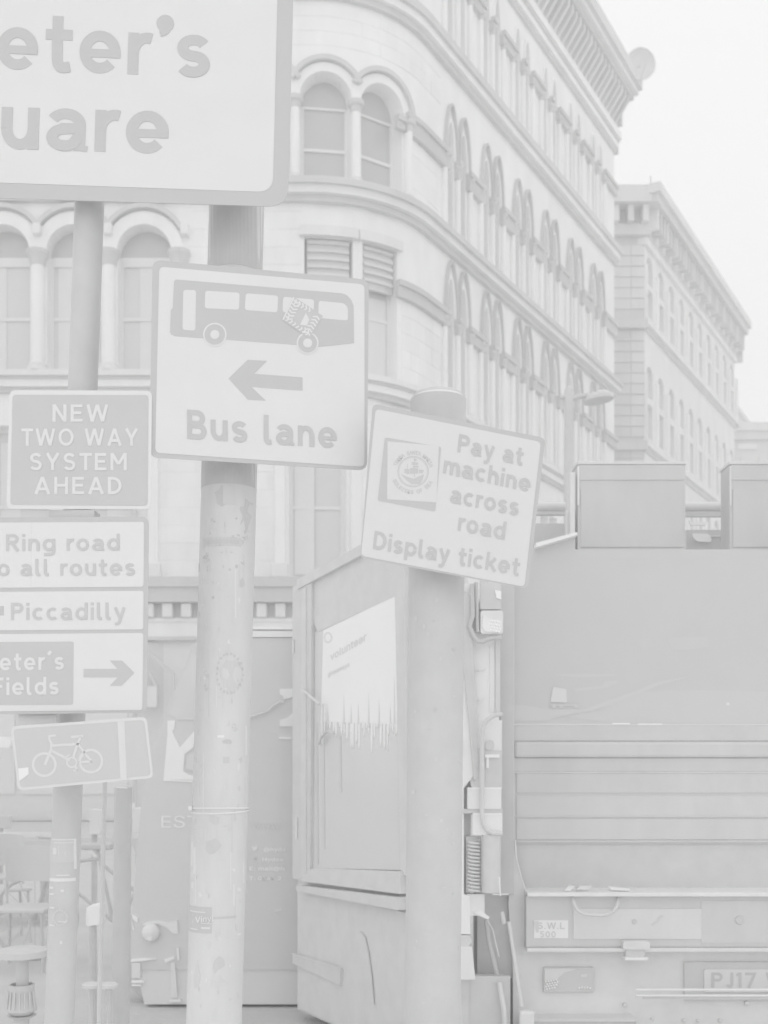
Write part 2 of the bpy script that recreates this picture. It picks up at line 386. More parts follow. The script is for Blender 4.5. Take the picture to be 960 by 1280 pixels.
def window(c, h, zs, zp, arch, depth=.30, blind=None, transom=None, sash=True, midbar=False, glass=None, dark=False):
    """sash window in its opening: frame, glass panes"""
    fr = MB(warp); w = .07 if h > .3 else .045
    fr.box((c-h, -depth-.04, zs), (c-h+w, -depth+.03, zp)); fr.box((c+h-w, -depth-.04, zs), (c+h, -depth+.03, zp))
    fr.box((c-h+w, -depth-.04, zs), (c+h-w, -depth+.03, zs+.09))
    zm = zs+(zp-zs)*.47
    if sash: fr.box((c-h+w, -depth-.03, zm), (c+h-w, -depth+.04, zm+.07))
    tb = transom or .1
    fr.box((c-h+w, -depth-.04, zp-tb), (c+h-w, -depth+.05, zp))
    if midbar: fr.box((c-.03, -depth-.03, zs+.09), (c+.03, -depth+.02, zp-tb))
    o = fr.build('window', mat(212, 'paint') if dark else FR, WH)
    gl = glass or GL
    for (p, q) in (((zs+.09, zm), (zm+.07, zp-tb)) if sash else ((zs+.09, zp-tb),)):
        g = MB(warp); g.add([(c-h+w, -depth, p), (c+h-w, -depth, p), (c+h-w, -depth, q), (c-h+w, -depth, q)], [(0, 1, 2, 3)]); g.build('pane', gl, o)
    if arch:
        g = MB(warp); A = arc_pts(c, zp, h, arch, 14); g.add([(s_, -depth, z) for s_, z in A], [tuple(range(len(A)))]); g.build('fanlight', GD, o)
    if blind:
        x0, x1, zz = blind
        g = MB(warp); g.add([(x0, -depth+.012, zs+.12), (x1, -depth+.012, zs+.12), (x1, -depth+.012, zz), (x0, -depth+.012, zz)], [(0, 1, 2, 3)]); g.build('curtain', BLIND, o)
    return o
def column(c, z0, z1, r=.13, d=.04, capital=.34, cm=None, bm_=None):
    base = warp(c, d, z0); o = MB().lathe(base, [(r, .18), (r*.97, (z1-z0)*.5), (r*.92, z1-z0-capital)], 14).build('column', ST, WH, True)
    MB().lathe(base, [(r*1.55, 0), (r*1.55, .08), (r*1.25, .1), (r*1.35, .15), (r*1.05, .19)], 14).build('base', bm_ or ST2, o, True)
    h = z1-z0
    MB().lathe(base, [(r*.98, h-capital-.02), (r*1.1, h-capital+.03), (r*1.15, h-capital+.1), (r*1.55, h-.1), (r*1.65, h-.08), (r*1.65, h-.002)], 14).build('capital', cm or DK, o, True)
    return o
# --- floor A (z 9.5 - 13.3)
opsA = [(s_, .58, 9.72, 12.3, 1) for s_ in (-11.12, -9.6, -8.08, -6.56, -5.04, -3.53)]
opsAc = [(.42, .53, 9.72, 12.65, 0), (1.62, .45, 9.72, 12.65, 0)]
PITCH = 2.0
def bays(off=1.40): return [LA+off+PITCH*k for k in range(6)]
pairs = []
for b in bays(): pairs += [b, b+.68]
opsAr = [(s_, .18, 9.72, 11.95, 5.0) for s_ in pairs]
wall_zone(SBEG, SEND, 9.3, 13.4, opsA+opsAc+opsAr, wall)
# --- floor B (z 13.4 - 18)
opsB = [(s_, .56, 13.78, 15.6, 1) for s_ in (-8.68, -7.39, -6.1, -4.81, -3.52, -2.23, -.94, .35, 1.66)]
opsBr = [(s_, .18, 13.78, 15.72, 4.7) for s_ in pairs]
wall_zone(SBEG, SEND, 13.4, 17.9, opsB+opsBr, wall)
# --- floor C (z 18 - 22)
opsC = [(s_, .5, 18.3, 20.3, 1) for s_ in (-6.1, -4.81, -3.52, -2.23, -.94, .35, 1.66)]
opsCr = [(s_, .16, 18.3, 20.25, 4.9) for s_ in pairs]
wall_zone(SBEG, SEND, 17.9, 21.7, opsC+opsCr, wall)
# --- first floor (z 5.1 - 9.3)
ops1 = [(s_, .62, 5.32, 8.6, 0) for s_ in (-12.3, -10.2, -8.2, -6.2, -4.35, .18, 2.05)]
ops1r = [(s_, .3, 5.32, 8.4, 0) for s_ in pairs]
wall_zone(SBEG, SEND, 5.0, 9.3, ops1+ops1r, wall)
wall.build('wall', ST, WH)
# ground storey
wg = MB(warp)
ops0 = [(-9.6, 1.5, .5, 3.3, .35), (.6, 1.2, .5, 3.2, .35)]
wall_zone(SBEG, SEND, 0, 5.0, ops0, wg, .5); wg.build('ground_storey_wall', mat(226, 'stone'), WH)
# end wall and back so that the block is closed from the side
e0 = warp(SEND, 0, 0); e1 = warp(SEND, -9, 0); b0 = warp(SBEG, 0, 0)
g = MB(); g.add([(e0.x, e0.y, 0), (e1.x, e1.y, 0), (e1.x, e1.y, 23), (e0.x, e0.y, 23)], [(0, 1, 2, 3)])
g.add([(e1.x, e1.y, 0), (b0.x, e1.y, 0), (b0.x, e1.y, 23), (e1.x, e1.y, 23)], [(0, 1, 2, 3)])
g.add([(b0.x, b0.y, 0), (b0.x, e1.y, 0), (b0.x, e1.y, 23), (b0.x, b0.y, 23)], [(0, 1, 2, 3)])
g.add([(b0.x, b0.y+.5, 22.6), (b0.x, e1.y, 22.6), (e1.x, e1.y, 22.6), (e0.x-.3, e0.y, 22.6), (Bx, By+.6, 22.6), (Xa, Yf+.5, 22.6)], [(0, 1, 2, 3, 4, 5)])
g.build('end_wall', ST2, WH)
# openings get windows
for i, (c, h, zs, zp, ar) in enumerate(opsA):
    bl = [(c-.5, c-.02, 12.1), (c-.42, c+.48, 12.1), (c-.16, c+.48, 12.1)][i % 3]
    window(c, h, zs, zp, ar, transom=.2, blind=bl)
for c, h, zs, zp, ar in opsAc: window(c, h, zs, zp, ar, blind=(c-h+.08, c+h-.08, 11.6))
for i, (c, h, zs, zp, ar) in enumerate(opsB+opsC):
    window(c, h, zs, zp, ar, transom=.05, depth=.34, glass=GD)
for c, h, zs, zp, ar in opsAr+opsBr+opsCr: window(c, h, zs, zp, ar, depth=.3, glass=GD, dark=True)
for i, (c, h, zs, zp, ar) in enumerate(ops1): window(c, h, zs, zp, ar, midbar=False, blind=(c-h+.1, c-.08, 8.3) if i % 2 else (c-.05, c+h-.1, 8.3))
for c, h, zs, zp, ar in ops1r: window(c, h, zs, zp, ar, depth=.25)
# shutters in the square heads at the corner
for c, h, zs, zp, ar in opsAc:
    o = bandmb(c-h-.1, c+h+.1, .02, .10, 12.65, 12.86).build('lintel', ST2, WH)
    for k in range(5):
        bandmb(c-h+.06, c+h-.06, -.16, -.07, 12.60-k*.17-.07, 12.60-k*.17).build('slat', mat(214-2*(k % 2), 'paint'), WH)
    bandmb(c-h+.05, c+h-.05, -.2, -.125, 11.7, 12.64).build('shutter_back', mat(207, 'paint'), WH)
# hood moulds and archivolts
for i, (c, h, zs, zp, ar) in enumerate(opsA):
    mb = MB(warp); arch_ring(mb, c, zp, h+.001, h+.27, 1, 0.0, .07+.006*(i % 2)); mb.build('archivolt', ST, WH)
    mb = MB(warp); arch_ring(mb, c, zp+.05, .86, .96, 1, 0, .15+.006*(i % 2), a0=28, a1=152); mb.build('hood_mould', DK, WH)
for x in (-10.36, -8.84, -7.32, -5.8, -4.28, -2.65):
    MB(warp).box((x-.09, 0, 12.62), (x+.09, .2, 12.86)).build('label_stop', ST2, WH, bevel=.03)
for i, (c, h, zs, zp, ar) in enumerate(opsB+opsC):
    mb = MB(warp); arch_ring(mb, c, zp, h+.001, h+.2, 1, 0, .07+.006*(i % 2)); mb.build('archivolt', ST, WH)
    mb = MB(warp); arch_ring(mb, c, zp+.03, .75 if h > .52 else .7, .85 if h > .52 else .8, 1, 0, .16+.006*(i % 2), a0=26, a1=154 if c < 1.5 else 180); mb.build('hood_mould', DK, WH)
for c, h, zs, zp, ar in opsAr+opsBr+opsCr:
    mb = MB(warp); arch_ring(mb, c, zp, h+.001, h+.085, ar, 0, .05, 12); mb.build('archivolt', ST, WH)
    if h > .17:
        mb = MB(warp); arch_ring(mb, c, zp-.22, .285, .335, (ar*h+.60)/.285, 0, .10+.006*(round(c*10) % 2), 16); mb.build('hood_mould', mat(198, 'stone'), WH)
# columns beside the windows
for s_ in (-10.36, -8.84, -7.32, -5.8, -4.28): column(s_, 9.72, 12.3, .15, .06, .30)
column(-2.78, 9.72, 12.3, .15, .06, .30)
for s_ in (-4.17, -2.88, -1.59, -.30, 1.0, 2.36): column(s_, 13.78, 15.6, .11, .05, .22); column(s_, 18.3, 20.3, .10, .04, .2)
for b in bays():
    for k, s_ in enumerate((b-.35, b+.34, b+1.03)):
        column(s_, 9.72, 11.85, .075, .05, .25, DK2); column(s_, 13.78, 15.65, .075, .05, .25, DK2); column(s_, 18.3, 20.15, .07, .05, .22, DK2)
# impost bands across the piers
def impost(a, b, z0, z1, d=.17, m=mat(200, 'stone')):
    mb = bandmb(a, b, 0, d*.7, z0, z1-.12); bandmb(a, b, 0, d, z1-.12, z1, mb); mb.build('impost_band', m, WH)
edges = [2.36]+[0]*0
for z0, z1, first in ((11.62, 11.98, 2.1), (15.32, 15.76, 2.36), (20.0, 20.34, 2.36)):
    prev = first
    for b in bays():
        impost(prev-.1, b-.2, z0, z1); impost(b+.24, b+.44, z0, z1); prev = b+.98
    impost(prev-.1, SEND, z0, z1)
impost(1.98, 2.2, 15.32, 15.6)
# bands and sills
def course(name, z0, z1, steps, a=SBEG, b=SEND, m=ST2):
    o = None
    for i, (p, q, d, tm) in enumerate(steps):
        mb = bandmb(a, b+.0, -.02, d, z0+(z1-z0)*p, z0+(z1-z0)*q)
        o = mb.build(name, tm, WH)
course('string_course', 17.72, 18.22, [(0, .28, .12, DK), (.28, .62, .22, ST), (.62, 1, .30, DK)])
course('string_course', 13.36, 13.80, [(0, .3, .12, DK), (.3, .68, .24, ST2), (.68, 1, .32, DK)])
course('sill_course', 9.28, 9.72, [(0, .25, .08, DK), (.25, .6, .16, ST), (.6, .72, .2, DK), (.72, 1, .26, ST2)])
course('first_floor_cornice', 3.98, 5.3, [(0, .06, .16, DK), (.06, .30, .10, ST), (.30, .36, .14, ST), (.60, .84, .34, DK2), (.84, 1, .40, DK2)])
for k in range(int((LA+1-SBEG)/.40)):
    s_ = SBEG+.2+k*.40
    MB(warp).box((s_-.11, 0, 4.46), (s_+.11, .26, 4.765)).build('corbel', ST2, WH, bevel=.03)
# cornice of the roof: frieze, brackets, eave
course('frieze_band', 21.45, 22.05, [(0, .2, .08, DK), (.2, .5, .16, ST), (.5, .62, .2, DK), (.62, 1, .26, ST)])
bandmb(SBEG, SEND, -.1, .12, 22.05, 23.05).build('frieze', mat(214, 'stone'), WH)
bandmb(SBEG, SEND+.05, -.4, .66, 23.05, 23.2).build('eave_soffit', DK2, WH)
bandmb(SBEG, SEND+.1, -.5, .8, 23.2, 23.36).build('eave', mat(229, 'stone'), WH)
bandmb(SBEG, SEND+.15, -.5, .92, 23.36, 23.72).build('gutter', mat(214, 'stone'), WH)
for k in range(int((SEND-.2)/.32)):
    s_ = .2+k*.32
    mb = MB(warp); mb.add([(s_-.06, .12, 22.2), (s_-.06, .6, 22.85), (s_-.06, .6, 23.048), (s_-.06, .12, 23.048), (s_+.06, .12, 22.2), (s_+.06, .6, 22.85), (s_+.06, .6, 23.048), (s_+.06, .12, 23.048)],
        [(0, 1, 2, 3), (7, 6, 5, 4), (0, 4, 5, 1), (1, 5, 6, 2), (2, 6, 7, 3), (3, 7, 4, 0)]); mb.build('bracket', mat(213, 'stone') if k % 3 else mat(222, 'stone'), WH)
for d1, z0, z1 in ((.12, 21.45, 21.9), (.22, 22.4, 23.05)):
    bandmb(SEND, SEND+d1, -.5, d1, z0, z1).build('cornice_return', DK, WH)
# ashlar blocks on the piers
def blocks(a, b, z0, z1, ch=.38, bw=.62, mm=None):
    z = z0; row = 0
    while z < z1-.08:
        zt = min(z+ch, z1); x = a-(.5*bw if row % 2 else 0)
        while x < b-.01:
            p = max(a, x); q = min(b, x+bw)
            if q-p > .06:
                MB(warp).box((p+.004, -.01, z+.004), (q-.004, .010+random.uniform(-.003, .004), zt-.004), (cuts(p, q), 1, 1)).build('stone_block', mat(237-random.choice((0, 0, 1, 2, 3)), 'stone'), WH)
            x += bw
        z = zt; row += 1
for a, b in ((-3.68, -.5), (.86, 1.38)): blocks(a, b, 5.32, 9.24)
blocks(-2.58, -.18, 9.76, 13.32); blocks(1.06, 1.12, 9.76, 12.6)
blocks(2.5, 4.0, 13.84, 15.3); blocks(2.2, 4.0, 9.76, 11.6)
blocks(LA+.05, LA+1.0, 5.32, 9.24)
blocks(-2.9, 3.9, 16.75, 17.68, .31, .9)
# pilaster strips of the first floor at the front
for s_ in (-3.33, -.62, .98):
    o = MB(warp).box((s_-.11, 0, 5.62), (s_+.11, .14, 9.2)).build('pilaster', ST, WH, bevel=.02)
    MB(warp).box((s_-.17, 0, 5.325), (s_+.17, .2, 5.62)).build('base', ST2, o, bevel=.02)
# downpipe on the front
MB().tube([warp(-3.72, .12, .3), warp(-3.72, .12, 9.2)], .05, 8).build('downpipe', DK, WH, True)
MB(warp).box((-3.82, .06, 7.0), (-3.62, .24, 7.25)).build('pipe_collar', DK, WH)
# shop front at street level
SF = mat(221, 'paint')
o = MB(warp).box((-13.6, .03, .14), (-3.75, .16, 3.5)).build('shopfront', SF, WH)
for k in range(8):
    x = -13.3+k*1.2
    MB(warp).box((x, .17, .7), (x+1.05, .19, 2.5)).build('pane', mat(224, 'glass'), o)
    MB(warp).box((x, .17, 2.6), (x+1.05, .19, 3.0)).build('transom_light', mat(216, 'glass'), o)
MB(warp).box((-13.6, .165, 3.1), (-3.75, .32, 3.5)).build('fascia', mat(204, 'paint'), o)
MB(warp).box((-3.74, .03, 0), (2.9, .14, 3.95)).build('shop_wall', mat(214, 'stone'), WH)
# sloping hood lines of the side door
for pts, w_, mm in ((((188, 817), (216, 842), (218, 880)), 4, DK), (((188, 842), (196, 858), (196, 880)), 3, DK)):
    pl = Plane(200, 850, 23.7, (0, 1, 0)); mb = MB(); pl.stroke(mb, pts, w_, -.05, .08); mb.build('door_hood', mm, WH)
mb = MB(); Plane(190, 870, 23.7, (0, 1, 0)).poly(mb, rounded([(180, 858), (197, 858), (197, 884), (180, 884)], 3), -.02, .1); mb.build('wall_lamp', mat(224, 'paint'), WH)
# ------------------------------------------------------------------ loudspeaker-like dish on the eave
dc = at(801, 80, 36.2); dn = Vector((.15, -1, -.12)).normalized()
DI = thing('satellite_dish', 'round pale dish fixed to the far end of the warehouse roof gutter', 'dish', dc)
MB().lathe(dc, [(.02, .16), (.25, .14), (.40, .06), (.495, 0), (.495, -.03), (.40, .03), (.25, .1), (.02, .12)], 36, -dn).build('reflector', mat(211, 'metal'), DI, True)
MB().tube([dc+Vector((0, .1, 0)), dc+Vector((-.3, .2, -.1)), at(776, 76, 36.6)], .035, 8).build('mounting_arm', BLK2, DI, True)
MB().tube([dc+dn*.02+Vector((0, 0, -.47)), dc+dn*.45+Vector((0, 0, -.15))], .02, 6).build('feed_arm', mat(212, 'metal'), DI)
MB().tube([dc+Vector((0, 0, .48)), dc+Vector((-.02, 0, .56))], .02, 6).build('clip', BLK2, DI)
# ------------------------------------------------------------------ second building
B2 = thing('corniced_building', 'second stone building beyond the warehouse, with bracketed cornice', 'building', (12, 48, 0))
Q0 = Vector((9.75, 42.0)); L2 = 14.8
def w2(s, d, z): return Vector((Q0.x+.5*s+.866*d, Q0.y+.866*s-.5*d, z))
S2 = mat(229, 'stone'); S2d = mat(208, 'stone'); S2k = mat(208, 'stone'); G2 = mat(192, 'glass')
mb = MB(w2)
def wz2(a, b, z0, z1, ops):
    x = a
    for c, h, zs, zp, ar in sorted(ops):
        mb.add([(x, 0, z0), (c-h, 0, z0), (c-h, 0, z1), (x, 0, z1)], [(0, 1, 2, 3)]); x = c+h
        mb.add([(c-h, 0, z0), (c+h, 0, z0), (c+h, 0, zs), (c-h, 0, zs)], [(0, 1, 2, 3)])
        N = 8 if ar else 1
        T = [(c-h*math.cos(math.pi*i/N), zp+h*ar*math.sin(math.pi*i/N)) for i in range(N+1)] if ar else [(c-h, zp), (c+h, zp)]
        for (s0, t0), (s1, t1) in zip(T, T[1:]):
            mb.add([(s0, 0, t0), (s1, 0, t1), (s1, 0, z1), (s0, 0, z1)], [(0, 1, 2, 3)]); mb.add([(s0, 0, t0), (s1, 0, t1), (s1, -.3, t1), (s0, -.3, t0)], [(0, 1, 2, 3)])
        for e in (c-h, c+h): mb.add([(e, 0, zs), (e, -.3, zs), (e, -.3, zp), (e, 0, zp)], [(0, 1, 2, 3)])
        mb.add([(c-h, 0, zs), (c+h, 0, zs), (c+h, -.3, zs), (c-h, -.3, zs)], [(0, 1, 2, 3)])
    mb.add([(x, 0, z0), (b, 0, z0), (b, 0, z1), (x, 0, z1)], [(0, 1, 2, 3)])
rows = [(18.05, 19.15, .0, 17.7, 19.3), (19.35, 20.0, 1, 19.3, 21.0), (13.5, 14.8, 0, 13.15, 14.95), (15.05, 15.85, 1, 14.95, 17.7), (9.2, 10.6, 0, 8.9, 10.75), (10.9, 11.9, 1, 10.75, 13.15), (5, 8, 0, 0, 8.9)]
for zs, zp, ar, z0, z1 in rows:
    ops = [(.72+1.5*k, .40, zs, zp, ar) for k in range(10)]
    wz2(0, L2, z0, z1, ops)
mb.add([(L2, 0, 0), (L2, -9, 0), (L2, -9, 22), (L2, 0, 22)], [(0, 1, 2, 3)])
mb.build('wall', S2, B2)
for zs, zp, ar, z0, z1 in rows[:6]:
    for k in range(10):
        c = .72+1.5*k; o = MB(w2).box((c-.40, -.29, zs), (c+.40, -.25, zs+.06)).build('window', S2d, B2)
        g = MB(w2); N = 8
        T = [(c-.4, zs), (c+.4, zs)]+([(c+.4*math.cos(math.pi*i/N), zp+.4*math.sin(math.pi*i/N)) for i in range(N+1)] if ar else [(c+.4, zp), (c-.4, zp)])
        g.add([(s_, -.28, z) for s_, z in T], [tuple(range(len(T)))]); g.build('pane', G2, o)
for z in (17.7, 13.15, 8.9):
    MB(w2).box((-.1, -.02, z-.28), (L2, .08, z-.1)).build('string_course', S2d, B2); MB(w2).box((-.12, -.02, z-.1), (L2, .2, z+.14)).build('string_course', mat(228, 'stone'), B2)
for k in range(11):
    c = -.03+1.5*k
    for z0, z1 in ((17.85, 19.9), (13.3, 15.8), (9.05, 11.8)):
        MB(w2).box((max(c-.12, 0), 0, z0), (c+.12, .12, z1)).build('pilaster', mat(236, 'stone'), B2)
MB(w2).box((-.1, -.3, 20.6), (L2, .14, 20.85)).build('frieze_band', S2, B2)
MB(w2).box((-.1, -.3, 20.85), (L2, .12, 21.9)).build('frieze', S2k, B2)
MB(w2).box((-.5, -.4, 21.9), (L2+.05, .66, 22.2)).build('eave', S2d, B2); MB(w2).box((-.62, -.4, 22.2), (L2+.12, .8, 22.55)).build('gutter', mat(219, 'stone'), B2)
for k in range(34):
    s_ = .1+k*.44; MB(w2).box((s_, .12, 21.15), (s_+.14, .5, 21.898)).build('bracket', S2k if k % 3 else mat(224, 'stone'), B2)
    if k % 2: MB(w2).box((s_+.22, .12, 20.86), (s_+.36, .3, 21.1)).build('dentil', mat(226, 'stone'), B2)
MB(w2).box((L2, -.3, 17.5), (L2+.2, .2, 17.85)).build('cornice_return', S2d, B2); MB(w2).box((L2, -.3, 20.7), (L2+.3, .35, 21.9)).build('cornice_return', S2k, B2)
# end face towards the side street
ex0, ex1 = 7.2, 9.76
mb = MB(); mb.box((ex0, 42.02, 0), (ex1-.01, 50, 21.9)); mb.build('end_wall', mat(204, 'stone'), B2)
z = 8.6; k = 0
while z < 20.4:
    if not (17.2 < z < 17.9 or 12.7 < z < 13.2):
        MB().box((ex0, 41.985, z+.02), (ex1-.5, 42.018, z+.38)).build('stone_course', mat(205 if z < 18 else 213, 'stone'), B2)
        MB().box((ex1-.49, 41.97, z+.02), (ex1+.01, 42.018, z+.38)).build('quoin', mat(212+(k % 2)*3, 'stone'), B2)
    z += .4; k += 1
for z in (17.45, 12.9): MB().box((ex0, 41.8, z), (ex1+.1, 42.018, z+.3)).build('string_course', S2d, B2)
MB().box((ex0, 41.75, 20.9), (ex1+.2, 42.018, 21.3)).build('frieze_band', S2k, B2)
for k in range(5): MB().box((ex0+.2+k*.55, 41.5, 21.3), (ex0+.42+k*.55, 42.018, 21.9)).build('bracket', mat(209 if k % 2 else 222, 'stone'), B2)
MB().box((ex0, 41.3, 21.92), (9.9, 42.3, 22.53)).build('eave', mat(214, 'stone'), B2)
MB().tube([(10.0, 42.0, 22.5), (10.0, 42.0, 23.2)], .03, 6).build('lightning_rod', BLK2, B2)
# ------------------------------------------------------------------ third building, far down the street
B3 = thing('distant_building', 'far pale building at the end of the street, past the corniced one', 'building', (20.5, 62, 0))
x0, x1 = 18.75, 21.0
MB().box((x0, 60, 0), (x1, 64, 18.3)).build('wall', mat(216, 'stone'), B3)
MB().box((x0-.1, 59.8, 18.3), (x1+.15, 64.2, 18.75)).build('cornice', mat(211, 'stone'), B3)
MB().box((x0-.2, 59.7, 18.75), (x1-.35, 64.2, 19.2)).build('parapet', mat(221, 'stone'), B3)
for k in range(2): MB().box((x0+.35+k*.95, 59.9, 16.0), (x0+.85+k*.95, 59.998, 17.4)).build('window', mat(212, 'glass'), B3)
MB().box((x0+.2, 59.88, 17.8), (x0+1.2, 59.998, 18.1)).build('name_panel', mat(228, 'stone'), B3)
MB().box((x1, 60.4, 0), (x1+9, 66, 17.5)).build('side_wing', mat(216, 'stone'), B3)
mb = MB(); a = at(916, 498, 66); b = at(952, 548, 66); c = at(916, 548, 66)
mb.prism([a, b, c], (0, 1.5, 0)); mb.build('roof', mat(228, 'stone'), B3)
mb = MB(); mb.tube([at(914, 500, 65.9), at(950, 547, 65.9)], .12, 6); mb.build('ridge', mat(212, 'metal'), B3)
mb = MB(); mb.tube([at(914, 513, 65.9), at(940, 547, 65.9)], .06, 6); mb.build('ridge', mat(214, 'metal'), B3)
# ------------------------------------------------------------------ street lamp
LY = 15.0; lb = at(711, 940, LY); lb.z = 0
SL = thing('street_lamp', 'street lamp with a shallow domed head in front of the warehouse', 'street lamp', lb)
zt = at(0, 492, LY).z
MB().lathe(lb, [(.11, 0), (.11, 1.1), (.075, 1.2), (.065, zt-.2), (.06, zt+.05), (.02, zt+.1)], 14).build('pole', mat(206, 'metal'), SL, True)
MB().tube([at(711, 500, LY), at(722, 496, LY), at(735, 494, LY)], .035, 8).build('arm', mat(206, 'metal'), SL, True)
MB().tube([at(700, 497, LY), at(711, 495, LY)], .03, 8).build('arm', mat(206, 'metal'), SL, True)
hc = at(748, 498, LY)
MB().lathe(hc, [(.2, -.035), (.2, -.01), (.19, .02), (.15, .055), (.07, .08), (.02, .085)], 24, Vector((-.15, 0, 1)).normalized()).build('lamp_head', mat(208, 'metal'), SL, True)
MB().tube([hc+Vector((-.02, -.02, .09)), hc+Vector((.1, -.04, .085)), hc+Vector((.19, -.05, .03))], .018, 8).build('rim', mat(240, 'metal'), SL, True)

# ================================================================== POLES
def pole(name, label, top, bot, Y, r, m, group=None, capped=False):
    a = at(*bot, Y); t = (at(*top, Y)-a); k = -a.z/t.z; base = a+t*k; tp = at(*top, Y)
    T = thing(name, label, 'pole', (base.x, base.y, .12), group)
    ax = (tp-base).normalized(); n = 24
    o = MB().tube([base+(tp-base)*i/12 for i in range(13)], r, 48).build('shaft', m, T, True)
    return T, base, tp, ax
PM = mat(221, 'pole')
P2, p2b, p2t, ax2 = pole('sign_pole', 'thick grey post plastered with sticker scraps, below the Bus lane sign', (305, -60), (267.5, 1280), 3.6, .0885, PM, 'sign posts on the pavement')
P1, p1b, p1t, ax1 = pole('sign_pole', 'slim dark post carrying the stack of signs at the left', (123.5, -60), (74, 1280), 3.5, .045, mat(207, 'metal'), 'sign posts on the pavement')
P3, p3b, p3t, ax3 = pole('sign_pole', 'thick dark capped post behind the tilted Pay at machine sign', (548, 500), (540.5, 1280), 3.6, .0895, mat(208, 'metal'), 'sign posts on the pavement')
MB().lathe(p3t, [(.079, -.015), (.079, .012), (.073, .02), (.02, .022)], 32).build('cap', mat(214, 'metal'), P3, True)
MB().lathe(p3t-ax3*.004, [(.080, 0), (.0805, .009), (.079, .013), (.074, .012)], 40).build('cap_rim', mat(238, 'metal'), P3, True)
P3PATCH = []
for k in range(40):
    x = random.uniform(512, 572); y = random.uniform(745, 1270); P3PATCH.append((x, x+random.uniform(1.5, 7), y, y+random.uniform(1.5, 9), random.choice((213, 211, 202, 215))))
# darker bands round the thick grey post, just below its signs
def on_cyl(base, ax, r, py, Y): return at(0, py, Y).z
def cyl_patch(T, base, tp, r, x0, x1, y0, y1, Y, tone, name='sticker', d=.0012, kind='print', shape=None, n=10, label=None):
    """thin patch wrapped on a post between photo columns x0..x1 and rows y0..y1"""
    ax = (tp-base).normalized(); mb = MB(); P = []
    poly = shape or [(0, 0), (1, 0), (1, 1), (0, 1)]
    def pt(u, v, rr):
        py = y0+(y1-y0)*v; z = at(0, py, Y-r).z; c = base+ax*((z-base.z)/ax.z)
        px = x0+(x1-x0)*u; cx = 480+F*c.x/c.y
        s_ = max(-.99, min(.99, (px-cx)/(F*r/Y))); a = math.asin(s_)
        return c+Vector((math.sin(a), -math.cos(a), 0))*(r+rr)
    if shape is None:
        vs = []; fs = []
        for i in range(n+1):
            for v in (0, 1):
                for rr in (0, d): vs.append(pt(i/n, v, rr))
        for i in range(n):
            a = i*4; b = a+4
            fs += [(a, b, b+2, a+2), (a+1, a+3, b+3, b+1), (a, a+1, b+1, b), (a+2, b+2, b+3, a+3)]
        fs += [(0, 2, 3, 1), (n*4, n*4+1, n*4+3, n*4+2)]
        mb.add(vs, fs)
    else:
        O = [pt(u, v, d) for u, v in poly]; I = [pt(u, v, 0) for u, v in poly]; k = len(poly)
        C = pt(sum(p[0] for p in poly)/k, sum(p[1] for p in poly)/k, d)
        mb.add(O+I+[C], [(i, (i+1) % k, 2*k) for i in range(k)]+[(i, (i+1) % k, k+(i+1) % k, k+i) for i in range(k)])
    return mb.build(name, mat(tone, kind), T, label=label)
for k, (xa, xb, ya, yb, tn) in enumerate(P3PATCH): cyl_patch(P3, p3b, p3t, .0895, xa, xb, ya, yb, 3.6, tn, name='paint_chip', d=.0006+.00002*k, shape=[(.5+(.5-random.random()*.25)*math.cos(.9*i), .5+(.5-random.random()*.25)*math.sin(.9*i)) for i in range(7)])
def p2patch(*a, **k): return cyl_patch(P2, p2b, p2t, .0885, *a, **k)
p2patch(262.5, 331, 200, 330, 3.6, 203.5, name='dark_band', kind='metal', n=16)
p2patch(251, 319.5, 560, 604, 3.6, 203.5, name='dark_band', kind='metal', n=16)
def blob(n=11, j=.28): return [(.5+(.5-random.random()*j)*math.cos(2*math.pi*i/n), .5+(.5-random.random()*j)*math.sin(2*math.pi*i/n)) for i in range(n)]
p2patch(266, 300, 604, 634, 3.6, 208, shape=blob(), label='torn dark scrap of a sticker')
p2patch(284, 298, 606, 630, 3.6, 217, d=.002)
p2patch(300, 319, 608, 668, 3.6, 209, shape=blob(13, .4))
p2patch(257, 305, 671, 682, 3.6, 212); p2patch(262, 302, 674, 679, 3.6, 207, d=.002)
for k in range(34):
    x = random.uniform(256, 312); y = random.uniform(640, 712); w_ = random.uniform(2, 8); h_ = random.uniform(2, 9)
    p2patch(x, x+w_, y, y+h_, 3.6, random.choice((203, 206, 209, 218)), shape=blob(7, .45), d=.001+.00004*k)
for k in range(90):
    x = random.uniform(238, 303); y = random.uniform(700, 1275); w_ = random.uniform(2, 9); h_ = random.uniform(3, 16)
    p2patch(x, x+w_, y, y+h_, 3.6, random.choice((214, 218, 219, 229, 231, 211)), shape=blob(9, .5), d=.0006+.00001*k, name='paint_chip')
for k in range(26):
    x = random.uniform(248, 312); y = random.uniform(690, 1180); p2patch(x, x+random.uniform(.8, 2), y, y+random.uniform(20, 90), 3.6, random.choice((219, 229, 216)), d=.0004+.00001*k, name='rust_streak')
for k in range(22):
    a = math.radians(360*k/22); x = 291+15*math.cos(a); y = 842+26*math.sin(a)*(1 if math.sin(a) < 0 else .9)
    if x < 312: p2patch(x-2.6, x+2.6, y-2.5, y+4, 3.6, random.choice((208, 210, 206)), shape=blob(7, .5), d=.001+.00004*k)
p2patch(279, 307, 822, 866, 3.6, 214.5, shape=blob(16, .12), d=.0008, label='round weathered sticker residue')
